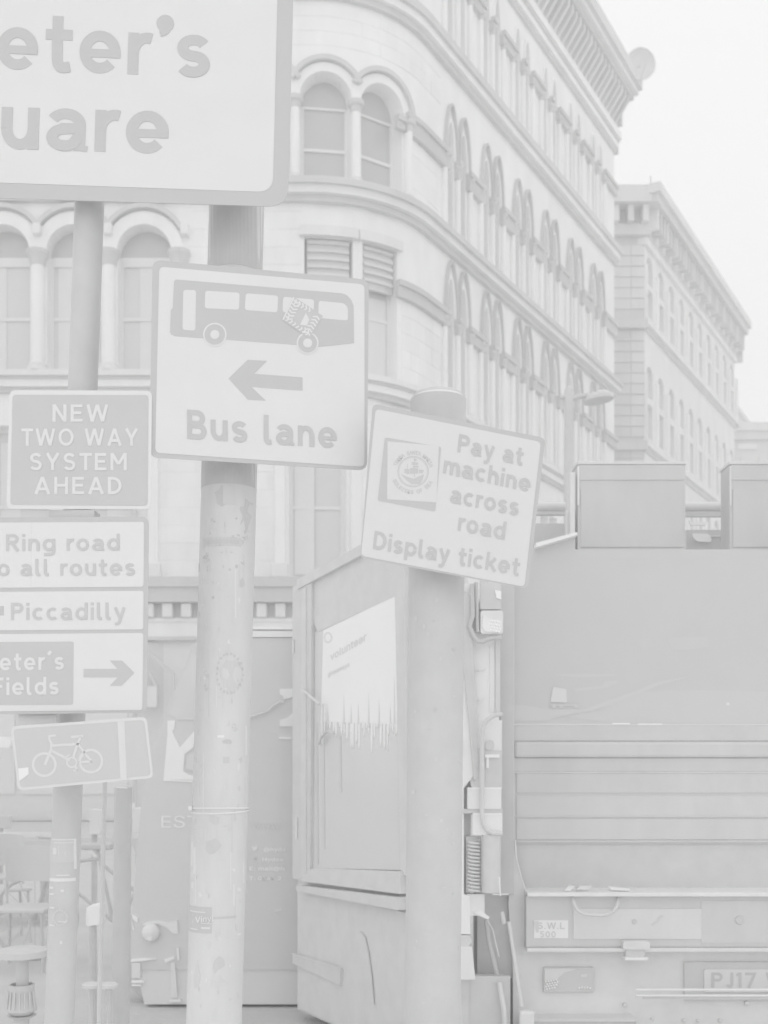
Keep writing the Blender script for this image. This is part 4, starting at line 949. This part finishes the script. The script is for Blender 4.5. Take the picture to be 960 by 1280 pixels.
# tailboard: planks and rails
tr(645, XR, 905.5, 926, -.12, -.079, 206.5, 'plank', 'wood', .004)
mb = MB(); TPn.poly(mb, [(645, 927), (XR, 927), (XR, 947), (645, 947)], -.12, -.062); mb.build('plank', mat(212, 'dirty'), TK, bevel=.014)
tr(645, XR, 948, 965, -.12, -.078, 204, 'plank', 'dirty')
for y0_, y1_, t_ in ((967, 992, 205.5), (996, 1021, 207), (1025, 1051, 206)):
    tr(648, XR, y0_, y1_, -.12, -.082+random.uniform(0, .002), t_, 'plank', 'dirty', .002)
for y_, t_ in ((905, 214), (966, 212), (1021.5, 209), (1053, 209)): tr(645, XR, y_-.7, y_+.9, -.12, -.078, t_, 'edge_highlight', 'metal')  # faint highlights along the ribs, put in as pale strips
for x0_, x1_, y_ in ((768, 790, 904.2), (800, 831, 905)): tr(x0_, x1_, y_-.8, y_+.8, -.05, -.045, 240, 'scratch', 'paint')
# picture on the shutter: a small lorry on a swooping road
i_ = lambda pts: [(x/3+640, y/3+780) for x, y in pts]
tp(i_([(10, 300), (60, 303), (150, 318), (290, 316), (350, 292), (470, 250), (560, 213), (690, 190), (560, 228), (480, 262), (400, 293), (320, 322), (200, 342), (130, 362), (15, 362)]), -.08, -.0775, 207.5, 'printed_road', 'print')
tp(i_(rounded([(163, 232), (214, 240), (216, 292), (152, 290)], 6)), -.0775, -.0765, 213, 'printed_lorry', 'print')
tp(i_([(150, 296), (262, 296), (262, 306), (150, 306)]), -.0775, -.0768, 204, 'printed_lorry', 'print')
for x in (166, 193, 250): tp(i_(circle((x, 306), 8, 14)), -.0765, -.076, 209, 'printed_lorry', 'print')
for pts, t_ in (([(160, 186), (230, 182), (400, 184), (400, 190), (250, 196)], 206.5), ([(240, 240), (350, 228), (360, 212), (415, 206), (410, 216), (365, 236), (250, 250)], 206.5), ([(480, 250), (700, 245), (960, 250), (1400, 250), (1400, 372), (380, 368), (200, 345), (330, 322)], 205.5), ([(480, 60), (540, 40), (545, 85), (500, 90)], 204.5), ([(600, 45), (750, 40), (755, 80), (660, 95), (610, 90)], 204.5), ([(822, 292), (834, 292), (834, 302), (822, 302)], 216)):
    pk = globals().get('pk', 0)+1; tp(i_(pts), -.08, -.0795+.0002*pk, t_, 'printed_cloud', 'print')
CPn = Plane(800, 640, TY+.365, (0, 1, 0)); RPn = Plane(800, 640, TY+.95, (0, 1, 0))
def via(pl_, fn, *a, **k):
    global TPn
    q_, TPn = TPn, pl_; fn(*a, **k); TPn = q_
# tall dark crates standing on the bed
for k, (x0_, x1_) in enumerate(((722, 857), (912, 1050))):
    cT = thing('tall_crate', ('tall dark crate on the lorry bed, whole in the picture' if k == 0 else 'tall dark crate on the lorry bed, cut by the right picture edge'), 'crate', TPn.p((x0_+x1_)/2, 690, -.5), 'tall crates on the lorry')
    via(CPn, tr, x0_, x1_, 581, 760, -.16, 0, 203, 'body', 'dirty', .006, parent=cT); via(CPn, tr, x0_-1, x1_+1, 577, 581, -.17, .008, 210, 'lip_highlight', 'dirty', .004, parent=cT)  # pale lip on top carries the edge highlight in its colour
    via(CPn, tr, x0_+2, x1_-2, 581.5, 600, 0, .005, 204, 'rim_band', 'dirty', parent=cT); via(CPn, tr, x0_+4, x1_-4, 612, 684, 0, .006, 203, 'panel', 'dirty', parent=cT)
    via(CPn, tr, x0_-.5, x0_+1.5, 583, 632, .004, .012, 224 if k == 0 else 212, 'edge_trim', 'metal', parent=cT)
# rack behind the crates
MB().tube([RPn.p(655, 634), RPn.p(706, 634)], .030, 14).build('rack_tube', mat(222, 'metal'), TK, True)
MB().tube([RPn.p(855, 634), RPn.p(1100, 634)], .030, 14).build('rack_tube', mat(222, 'metal'), TK, True)
for a_ in ((655, 720, 641, 645, 0, .04, 206, 'rack_rail'), (856, 1100, 641, 647, 0, .04, 206, 'rack_rail', 'metal'), (660, 712, 656, 700, 0, .04, 208, 'rack_panel', 'metal'), (856, 1100, 664, 700, -.04, .04, 205, 'rack_panel', 'metal')): via(RPn, tr, *a_)
via(CPn, tr, 713, 719, 590, 690, -.04, 0, 217, 'rack_post', 'metal', .004); via(CPn, tr, 709, 714, 636, 690, -.08, -.04, 211, 'rack_post', 'metal', .004)
via(RPn, tp, rounded([(862, 669), (882, 670), (886, 676), (885, 680), (868, 679), (864, 676)], 2), .04, .06, 232, 'strap_end'); via(RPn, tp, [(857, 652), (860, 655), (878, 655), (878, 659), (860, 659)], .04, .06, 238, 'strap_end')
via(RPn, tr, 866, 908, 671.5, 672.8, .04, .05, 220, 'rack_edge')
# tail lift
tr(656, XR, 1112.5, 1117.5, -.3, .10, 222, 'lift_platform_edge', 'metal', .003)
tr(656, XR, 1118, 1181, -.12, .06, 205.5, 'lift_beam', 'dirty')
tr(656, XR, 1181.5, 1186, -.1, .09, 214, 'lift_lower_edge', 'metal', .003)
tr(714, 872, 1134, 1171, .06, .066, 211.5, 'wear_panel', 'dirty'); tr(872, XR, 1124, 1176, .06, .063, 207, 'wear_panel', 'dirty')
tr(665.5, 707.5, 1148, 1170, .06, .064, 225, 'load_label', 'print')
lm = mat(208, 'print')
roadwrite(TPn, 'S.W.L', (670, 1158.5), (703, 1158.5), 8, lm, TK, st=.2, gap=.3, d=.0655); roadwrite(TPn, '500', (673, 1169), (692, 1169), 7.5, lm, TK, st=.2, gap=.3, d=.0655)
tp([(664.5, 1149), (671, 1149), (671, 1163), (668, 1163)], .0641, .066, 208, 'label_stain')
MB().tube([TPn.p(x, y, d) for x, y, d in ((716, 1122, .06), (717, 1129, .10), (721, 1137, .12), (729, 1142.5, .13), (742, 1144, .13), (757, 1144, .13), (766, 1140, .13), (771, 1133, .12), (773, 1122, .06))], .0085, 10).build('grab_handle', mat(216, 'metal'), TK, True)
mb = MB().lathe(TPn.p(925, 1150, .066), [(.022, -.002), (.02, .003), (.008, .004)], 18, Vector((0, -1, 0))); mb.build('boss', mat(208, 'metal'), TK, True)
mb = MB().lathe(TPn.p(793, 1152, .066), [(.013, 0), (.012, .004), (.004, .005)], 14, Vector((0, -1, 0))); mb.build('bolt', mat(204, 'metal'), TK, True)
TPn.stroke(mb := MB(), [(812, 1153), (818, 1149), (820, 1145), (824, 1143)], 3, .066, .069); mb.build('scuff', mat(217, 'dirty'), TK)
tr(773, 806, 1172, 1182, .06, .11, 214, 'latch', 'metal', .003, r=3); tr(777, 800, 1182, 1192, .05, .10, 207, 'latch', 'metal'); tr(775, 803, 1191.5, 1194.5, .05, .12, 228, 'latch_edge', 'metal')
for pts, t_ in (([(702, 1112), (708, 1106), (716, 1106), (710, 1112)], 220), ([(718, 1110), (722, 1106), (737, 1106), (733, 1110)], 214), ([(758, 1107), (784, 1109), (784, 1112), (762, 1111)], 226)): tp(pts, .02, .06, t_, 'rag')
# chassis below
tr(642, XR, 1184, 1330, -2.5, -.024, 218, 'chassis', 'metal')
tr(679.5, 743, 1209.5, 1240.5, -.03, -.003, 206, 'lamp_cluster', 'glass', .004)
lc = TK
tp([(681, 1211), (702, 1210.5), (722, 1211), (705, 1216), (697, 1223), (681, 1226)], -.003, .001, 213, 'lamp_lens', 'glass'); tp([(725, 1218), (734, 1217), (733, 1221), (726, 1221)], -.003, .001, 213, 'lamp_lens', 'glass')
mb = MB()
for r_ in range(4):
    for c_ in range(5-(r_ > 2)): mb.lathe(TPn.p(682.5+c_*3.2+(r_ % 2)*1.4, 1227+r_*3.1-.6*c_, .001), [(.0055, 0), (.005, .003), (.001, .006)], 8, Vector((0, -1, 0)))
for c_ in range(5): mb.lathe(TPn.p(724+c_*3.4, 1235-.8*(c_ % 2), .001), [(.0055, 0), (.005, .003), (.001, .006)], 8, Vector((0, -1, 0)))
o = mb.build('reflector', mat(252, 'paint'), TK)
tr(856, XR, 1203, 1250, -.03, -.004, 206.5, 'plate_holder', 'metal'); tr(880, 1010, 1211.5, 1240, -.004, .004, 214.5, 'number_plate', 'film', r=2)
roadwrite(TPn, 'PJ17 V', (889, 1234.5), (972, 1234.5), 19, mat(203, 'print'), TK, st=.24, gap=.28, d=.0055)
for y_ in (1237.3, 1244.6): MB().tube([TPn.p(795, y_, .12), TPn.p(1100, y_, .12)], .0062, 8).build('step_rail', mat(234, 'metal'), TK, True)
tr(797, 1100, 1239.6, 1242.4, .105, .118, 206, 'step_web', 'metal')
tr(655, 790, 1268.5, 1271, -.1, .1, 213, 'bumper_edge', 'metal'); tr(655, 790, 1271, 1300, -.1, .09, 205.5, 'bumper', 'dirty')
for x, y, r_ in ((781, 1256, .012), (783, 1268, .01), (677, 1276, .008), (933, 1254, .012), (855, 1275, .01), (872, 1276, .008), (900, 1275, .01), (815, 1273, .008)): MB().lathe(TPn.p(x, y, -.02), [(r_, 0), (r_*.9, .01), (.002, .014)], 10, Vector((0, -1, 0))).build('bolt', mat(222, 'metal'), TK, True)
for wx in (760, 1020):
    w = Vector((at(wx, 0, TY).x, TY+1.0, .42)); o = MB().lathe(w, [(.42, -.3), (.42, 0), (.3, .02)], 28, Vector((1, 0, 0))).build('wheel', mat(203, 'metal'), TK, True)
# wing plate, hydraulic arms, mudguard
tp([(643, 1052), (645.5, 1052), (648, 1078), (656, 1108), (659, 1128), (655, 1195), (641, 1195), (636, 1130), (641, 1085)], -.05, -.02, 211, 'lift_wing', 'metal')
MB().tube([TPn.p(x, y, .0) for x, y in ((643.5, 1050), (645, 1072), (650, 1092), (656, 1110), (658, 1128))], .0035, 8).build('wing_edge', mat(232, 'metal'), TK, True)
MB().tube([TPn.p(636, 1152, .06), TPn.p(652, 1258, .12)], [.0095, .0105], 12).build('hydraulic_rod', mat(221, 'metal'), TK, True)
MB().tube([TPn.p(627, 1140, .04), TPn.p(630, 1155, .05)], .012, 12).build('hydraulic_joint', mat(219, 'metal'), TK, True)
MB().tube([TPn.p(624, 1228, .10), TPn.p(630, 1262, .12), TPn.p(632, 1300, .13)], .0125, 12).build('hydraulic_rod', mat(221, 'metal'), TK, True)
tr(645, 663, 1255, 1276, .10, .16, 219, 'pivot_block', 'metal', .01)
MB().tube([TPn.p(609, 1150, .05), TPn.p(616, 1162, .05), TPn.p(620, 1180, .05), TPn.p(624, 1196, .05)], .003, 6).build('hose', mat(236, 'metal'), TK, True)
MB().tube([TPn.p(608, 1150, .03), TPn.p(612, 1180, .03), TPn.p(622, 1222, .03), TPn.p(626, 1240, .03)], .012, 8).build('hose', mat(206, 'metal'), TK, True)
tp([(572, 1225), (606, 1222), (622, 1240), (640, 1300), (560, 1300), (566, 1245)], -.3, .0, 203, 'mudguard', 'metal')
tr(598, 645, 1118, 1226, -.25, -.06, 206, 'lift_housing', 'metal')

# ================================================================== LIFT MAST left of the lorry
MP = Plane(600, 900, 5.35, (0, 1, 0))
MS = thing('lift_mast', 'upright pale loading mast between the tilted sign post and the lorry', 'mast', (at(600, 0, 5.35).x, 5.35, 0))
def mp(pts, d0, d1, tone, name, kind='paint', bevel=0, r=0):
    tone += 8 if tone < 211 else 19
    MP.poly(mb := MB(), rounded(pts, r) if r else pts, d0, d1); return mb.build(name, mat(tone, kind), MS, bevel=bevel)
def mr(x0_, x1_, y0_, y1_, d0, d1, tone, name, kind='paint', bevel=0, r=0): return mp([(x0_, y0_), (x1_, y0_), (x1_, y1_), (x0_, y1_)], d0, d1, tone, name, kind, bevel, r)
mp([(578, 745), (590, 745), (590, 1000), (584, 1560), (562, 1560), (568, 1000)], -.10, -.06, 206, 'back_column', 'metal')
mp([(560, 800), (576, 800), (590, 935), (592, 970), (580, 985), (580, 1118), (587, 1120), (588, 1168), (569, 1168), (560, 1050)], -.06, 0, 220, 'outer_panel', 'paint', .003)
mr(572, 577.5, 925, 947, .0, .012, 204.5, 'cut_out', 'paint', r=2)
mp([(573, 1183), (590, 1183), (594, 1224), (576, 1224)], -.06, .01, 214, 'outer_panel'); mp([(570, 1169), (586, 1169), (590, 1176), (586, 1183), (571, 1183)], -.05, .0, 208, 'joint', 'metal')
mp([(574, 735), (588, 745), (590, 778), (592, 830), (597, 905), (597, 975), (592, 975), (586, 905), (578, 830), (574, 780)], -.02, .02, 204, 'sloping_arm', 'metal', .004)
mp([(588, 752), (625, 752), (625, 1000), (597, 1000), (596, 905), (589, 800)], -.08, -.03, 219.5, 'inner_panel'); mr(613, 618.5, 806, 890, -.03, -.025, 214.5, 'panel_shadow_gap'); mr(620, 626, 720, 895, -.03, -.02, 209, 'edge_channel', 'metal')
for y_ in (838, 875):
    MB().tube([MP.p(593, y_+1.5, -.015), MP.p(599, y_, -.005), MP.p(606, y_-1, -.015)], .0045, 8).build('hinge', mat(226, 'metal'), MS, True)
mp([(576, 731), (588, 728), (587, 742), (581, 750), (578, 748)], -.02, .0, 222, 'hook')
# work lamp with dotted lens
mr(600, 628, 764, 793, -.02, .03, 212, 'lamp_housing', 'metal', .004, r=4)
mp(rounded([(603, 769), (612, 775), (626, 777), (626, 791), (606, 791), (602, 785)], 3), .03, .036, 221, 'lamp_lens', 'glass')
mb = MB()
for r_ in range(4):
    for c_ in range(4): mb.lathe(MP.p(614.5+c_*3.5-(r_ % 2)*1.2, 776+r_*4+c_*.7, .036), [(.0055, 0), (.005, .003), (.001, .005)], 8, Vector((0, -1, 0)))
mb.build('lamp_facets', mat(247, 'paint'), MS)
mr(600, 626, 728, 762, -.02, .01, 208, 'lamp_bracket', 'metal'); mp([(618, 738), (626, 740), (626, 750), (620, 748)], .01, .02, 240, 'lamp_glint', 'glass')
MB().tube([MP.p(x, y, .03) for x, y in ((590, 730), (591, 770), (587, 783), (592, 795), (598, 802), (604, 802), (612, 798), (627, 797))], .011, 10).build('lamp_cage', mat(203.5, 'metal'), MS, True)
MB().tube([MP.p(595, 728, .02), MP.p(597, 790, .02)], .009, 8).build('lamp_cage', mat(204, 'metal'), MS, True)
MB().tube([MP.p(x, y, .05) for x, y in ((628, 892.5), (618, 894), (609, 900), (604, 910), (602.5, 925), (602.5, 1018), (604, 1030), (609, 1038), (617, 1042), (628, 1042))], .0105, 12).build('grab_loop', mat(217, 'metal'), MS, True)
mr(597, 628, 900, 985, -.03, -.02, 216, 'back_plate'); mr(607, 628, 938, 985, -.02, -.012, 206, 'recess', 'metal'); mr(606, 624, 943, 947, -.012, .01, 226, 'shelf_edge', 'metal'); mr(608, 611, 945, 960, -.012, .004, 234, 'shelf_edge', 'metal'); mr(607, 618, 925, 938, -.02, -.005, 208, 'knob', 'metal', .004, r=5)
mp([(592, 935), (600, 935), (600, 985), (590, 985), (585, 968)], -.02, -.01, 210, 'rubber_boot', 'metal')
mr(584, 626, 984.5, 1011, -.02, .03, 215.5, 'control_box', 'paint', .003); mr(584, 626, 984, 986, .03, .034, 226, 'box_rim', 'metal'); mr(590, 627, 1016.5, 1043, -.02, .035, 218.5, 'control_box', 'paint', .003); mr(591, 626, 1016, 1017.8, .035, .04, 232, 'box_rim', 'metal')
mr(578, 628, 1011, 1016.4, -.03, .02, 206, 'gap_plate', 'metal')
a = MP.p(614, 1043, .0); b = MP.p(614, 1115, .0)
MB().tube([a, b], .046, 24).build('cylinder', mat(217, 'metal'), MS, True)
mr(583, 602, 1046, 1116, -.05, -.02, 205.5, 'coil_backing', 'metal')
mb = MB(); P_ = []
for i in range(14*8+1):
    t_ = i/(14*8); a = 2*math.pi*i/8; q_ = MP.p(592.5, 1050+t_*64, .0); P_.append(q_+Vector((.026*math.cos(a), .018*math.sin(a), 0)))
mb.tube(P_, .0055, 6); mb.build('coiled_cable', mat(222, 'paint'), MS, True)
mr(584, 606, 1118, 1145, -.05, -.01, 213, 'foot_block', 'paint'); mp([(593, 1140), (600, 1138), (612, 1146), (610, 1149), (598, 1144)], -.01, .01, 220, 'foot_edge', 'metal')
MB().tube([MP.p(624, 1096, .06), MP.p(625.5, 1120, .06)], .0035, 6).build('pin', mat(242, 'metal'), MS, True)
MB().tube([MP.p(616, 1118, .05), MP.p(636, 1118, .05)], .004, 6).build('pin', mat(224, 'metal'), MS, True)
mr(560, 640, 1224, 1560, -.12, -.07, 204, 'lower_column', 'metal')

# ================================================================== STREET CLUTTER at the left
def ground_at(px, Y): p = at(px, 940, Y); p.z = 0; return p
# cafe tables
def cafe_table(px, py, Y, label, r=.34):
    c = at(px, py, Y); gz = .12 if Y < 5 else 0; T = thing('cafe_table', label, 'table', (c.x, c.y, gz), 'cafe tables')
    MB().lathe((c.x, c.y, c.z-.03), [(r, 0), (r, .025), (r-.01, .03)], 28).build('tabletop', mat(214, 'metal'), T, True)
    MB().lathe((c.x, c.y, gz), [(min(.22, r), 0), (min(.22, r), .02), (.03, .05), (.025, c.z-.04-gz), (.06, c.z-.031-gz)], 18).build('leg', mat(207, 'metal'), T, True)
cafe_table(28, 1186, 4.6, 'small round pale cafe table near the left picture edge', .10)
def cafe_chair(px, Y, zs, label, rot=0, tone=211, sc_=1.0):
    c = ground_at(px, Y); T = thing('cafe_chair', label, 'chair', c, 'cafe chairs')
    q_ = Matrix.Rotation(rot, 3, 'Z'); w_ = .2*sc_
    P = lambda x, y, z: c+q_ @ Vector((x*sc_, y*sc_, z*sc_))
    mb = MB(lambda x, y, z: P(x, y, z)); mb.box((-.2, -.2, .43), (.2, .2, .46)); mb.build('seat', mat(tone, 'paint'), T, bevel=.01)
    mb = MB(lambda x, y, z: P(x, y, z)); n = 10; vs = []; fs = []
    for i in range(n+1):
        a = math.pi*(.15+.7*i/n)
        for z, k in ((.62, 1.0), (.86, 1.06)):
            for d_ in (0, .02): vs.append((-.21*math.cos(a)*k, (.05+.16*math.sin(a))*k+d_, z+(.03*math.sin(a) if z > .7 else 0)))
    for i in range(n):
        e = i*4; h2 = e+4; fs += [(e, h2, h2+2, e+2), (e+1, e+3, h2+3, h2+1), (e, e+1, h2+1, h2), (e+2, h2+2, h2+3, e+3)]
    mb.add(vs, fs); mb.build('backrest', mat(tone, 'paint'), T, True)
    for sx in (-.17, .17):
        for sy in (-.17, .17): MB().tube([P(sx*1.1, sy*1.1, 0), P(sx, sy, .43)], .012, 6).build('leg', mat(206, 'metal'), T)
    for sx in (-.19, .19): MB().tube([P(sx, .15, .45), P(sx, .14, .66)], .012, 6).build('back_post', mat(206, 'metal'), T)
cafe_chair(32, 8.3, .45, 'pale curved-back cafe chair left of the slim post', 0, 212)
cafe_chair(4, 9.5, .45, 'cafe chair cut by the left picture edge', .5, 209)
# bench with slats at far left
c = ground_at(25, 10.5); BN = thing('slatted_bench', 'slatted bench behind the cafe chairs at the far left', 'bench', c)
for z in (.62, .70, .78): MB().box((c.x-1.0, c.y+.2, z), (c.x+.33, c.y+.23, z+.05)).build('slat', mat(212 if z < .75 else 226, 'wood'), BN, bevel=.004)
for k in range(4): MB().box((c.x-1.0, c.y-.2+k*.1, .42), (c.x+.33, c.y-.12+k*.1, .445)).build('slat', mat(209, 'wood'), BN, bevel=.004)
for x in (-.9, .25): MB().box((c.x+x, c.y-.2, 0), (c.x+x+.05, c.y+.2, .42)).build('leg', mat(205, 'metal'), BN); MB().box((c.x+x, c.y+.23, 0), (c.x+x+.05, c.y+.27, .82)).build('back_post', mat(205, 'metal'), BN)
# bicycle leaning by the tables
c = ground_at(60, 8.6); BI = thing('parked_bicycle', 'dark bicycle parked behind the slim dark post', 'bicycle', c)
def wh(x):
    P = [c+Vector((x+.31*math.cos(a), .05*math.cos(a), .33+.31*math.sin(a))) for a in [2*math.pi*i/32 for i in range(32)]]
    o = MB().tube(P, .017, 8, True).build('wheel', mat(208, 'metal'), BI, True)
    for k in range(8):
        a = math.pi*k/8; MB().tube([c+Vector((x+.3*math.cos(a), .05*math.cos(a), .33+.3*math.sin(a))), c+Vector((x-.3*math.cos(a), -.05*math.cos(a), .33-.3*math.sin(a)))], .0025, 4).build('spoke', mat(208, 'metal'), o)
wh(-.1); wh(.92)
V_ = lambda x, z: c+Vector((x, 0, z))
fm = MB()
for a, b in (((.92, .33), (.5, .30)), ((.5, .30), (.38, .85)), ((.40, .78), (.02, .74)), ((.5, .30), (.03, .68)), ((.92, .33), (.40, .75)), ((-.1, .33), (.05, .82))): fm.tube([V_(*a), V_(*b)], .014, 8)
fm.build('frame', mat(205, 'paint'), BI, True)
MB().box((c.x+.26, c.y-.05, .85), (c.x+.5, c.y+.05, .90)).build('saddle', mat(203, 'paint'), BI, bevel=.015)
MB().tube([c+Vector((.05, 0, .82)), c+Vector((.03, 0, .94)), c+Vector((-.02, -.2, .96))], .012, 8).build('handlebar', mat(210, 'metal'), BI, True); MB().tube([c+Vector((.03, 0, .94)), c+Vector((-.02, .2, .96))], .012, 8).build('handlebar', mat(210, 'metal'), BI, True)
# white box, planter, hanging shade, wall light
def small(name, label, cat, px, py, Y, pts, d, tone, kind='paint', pn='body'):
    pl_ = Plane(px, py, Y, (0, 1, 0)); T = thing(name, label, cat, pl_.p(px, py)); pl_.poly(mb := MB(), pts, -d, 0); mb.build(pn, mat(tone, kind), T, bevel=.006); return pl_, T
pl_, T = small('white_box', 'white carton standing beside the thin post', 'box', 116, 1145, 5.6, rounded([(108, 1134), (118, 1132), (125, 1133), (124, 1156), (108, 1158)], 2), .12, 240, pn='carton')
pl_.poly(mb := MB(), [(107.5, 1142), (109, 1142), (109, 1156), (107.5, 1156)], 0, .004); mb.build('tape', mat(236, 'paint'), T)
pc = ground_at(116, 5.66); MB().tube([(pc.x, pc.y, 0), (pc.x, pc.y, at(0, 1157, 5.66).z)], .02, 8).build('stand', mat(204, 'metal'), T)
MB().lathe((pc.x, pc.y, 0), [(.12, 0), (.12, .02), (.03, .04)], 16).build('foot', mat(206, 'metal'), T, True)
c = at(27, 1268, 4.6); PT = thing('plant_pot', 'pale ribbed plant pot at the bottom left', 'plant pot', (c.x, c.y, c.z))
zz = at(0, 1230, 4.6).z-c.z
MB().lathe(c, [(.04, 0), (.062, .02), (.055, zz*.5), (.05, zz-.01), (.054, zz), (.044, zz), (.044, zz*.6)], 20).build('pot', mat(212, 'dirty'), PT, True)
for k in range(8):
    a = math.radians(-160+k*20); MB().tube([c+Vector((.062*math.cos(a), .062*math.sin(a), .03)), c+Vector((.056*math.cos(a), .056*math.sin(a), zz*.8))], .0035, 5).build('rib', mat(217, 'dirty'), PT)
MB().lathe((c.x, c.y, .12), [(.12, 0), (.12, .03), (.03, .05), (.03, c.z-.14), (.06, c.z-.122)], 16).build('stand', mat(204, 'metal'), PT, True)
pl_, T = small('hanging_shade', 'white tapered lamp shade between bollard and van', 'lamp', 172, 1028, 9.5, [(165, 1010), (180, 1010), (176.5, 1041), (166, 1041)], .08, 232, pn='lamp_shade')
pl_.poly(mb := MB(), [(166, 1048), (175, 1048), (171, 1069), (166, 1058)], -.05, 0); mb.build('finial', mat(214, 'paint'), T)
pl_.poly(mb := MB(), [(165, 1004), (168, 1005), (168, 1012), (165, 1012)], -.03, .01); mb.build('hook', mat(236, 'paint'), T)
q0 = pl_.p(171, 1055, -.04); MB().tube([(q0.x, q0.y, 0), (q0.x, q0.y, q0.z)], .012, 8).build('stem', mat(204, 'metal'), T)
pl_, T = small('shop_lantern', 'white lantern on a dark post, seen left of the thin post', 'lantern', 118, 1030, 11, rounded([(112, 1012), (126, 1012), (126, 1043), (112, 1043)], 2), .15, 226, pn='body')
pl_.poly(mb := MB(), [(112, 1040.5), (125, 1040.5), (125, 1043), (112, 1043)], 0, .02); mb.build('rim', mat(224, 'paint'), T)
pl_.stroke(mb := MB(), [(112, 1062), (124, 1077)], 3.2, -.02, .02); mb.build('arm', mat(232, 'paint'), T)
q0 = pl_.p(118, 1043, -.08); MB().tube([(q0.x, q0.y, 0), (q0.x, q0.y, q0.z)], .03, 8).build('post', mat(205, 'metal'), T)
pl_, T = small('white_wall_light', 'white wall light at left, beside the cycle sign', 'wall light', 3, 930, 22.5, rounded([(-14, 920), (8, 921), (14, 926), (12, 935), (-14, 933)], 3), .25, 244, pn='lamp_body')
q0 = pl_.p(0, 928, -.25); MB().box((q0.x-.05, q0.y, q0.z-.05), (q0.x+.05, 23.8, q0.z+.05)).build('bracket', mat(210, 'metal'), T)
pl_, T = small('notice_board', 'pale notice board on a post, at the left picture edge', 'board', 5, 1028, 11, [(-25, 1019), (13, 1020), (13, 1036), (-25, 1036)], .06, 210, pn='board')
q0 = pl_.p(0, 1036, -.03); MB().tube([(q0.x, q0.y, 0), (q0.x, q0.y, q0.z)], .03, 8).build('post', mat(205, 'metal'), T)
# low stools by the van
for px, py, Y, lbl in ((114, 1228, 4.5, 'pale low stool left of the thin post'), (136, 1228, 4.5, 'pale low stool between thin post and bollard')):
    c = at(px, py, Y); T = thing('bar_stool', lbl, 'stool', (c.x, c.y, .12), 'low stools by the post')
    MB().lathe((c.x, c.y, c.z-.02), [(.035, 0), (.037, .012), (.03, .018)], 18).build('seat', mat(218, 'paint'), T, True)
    MB().tube([(c.x, c.y, .12), (c.x, c.y, c.z-.02)], .012, 8).build('leg', mat(206, 'metal'), T, True)
    MB().lathe((c.x, c.y, .12), [(.08, 0), (.08, .01), (.02, .02)], 14).build('foot', mat(206, 'metal'), T, True)
# ================================================================== haze volume added to lift the dark tones
hz = bpy.data.materials.new('added_haze'); hz.use_nodes = True; t = hz.node_tree; t.nodes.clear()
ho = t.nodes.new('ShaderNodeOutputMaterial'); pv = t.nodes.new('ShaderNodeVolumePrincipled')
pv.inputs['Color'].default_value = (1, 1, 1, 1); pv.inputs['Density'].default_value = HAZE; pv.inputs['Anisotropy'].default_value = 0
t.links.new(pv.outputs[0], ho.inputs['Volume'])
g = MB(); g.box((-61, -26, -1.4), (61, 111, 24.6)); o = g.build('added_haze', hz); o['kind'] = 'stuff'
for o in bpy.data.objects:
    if '_w' in o: del o['_w']
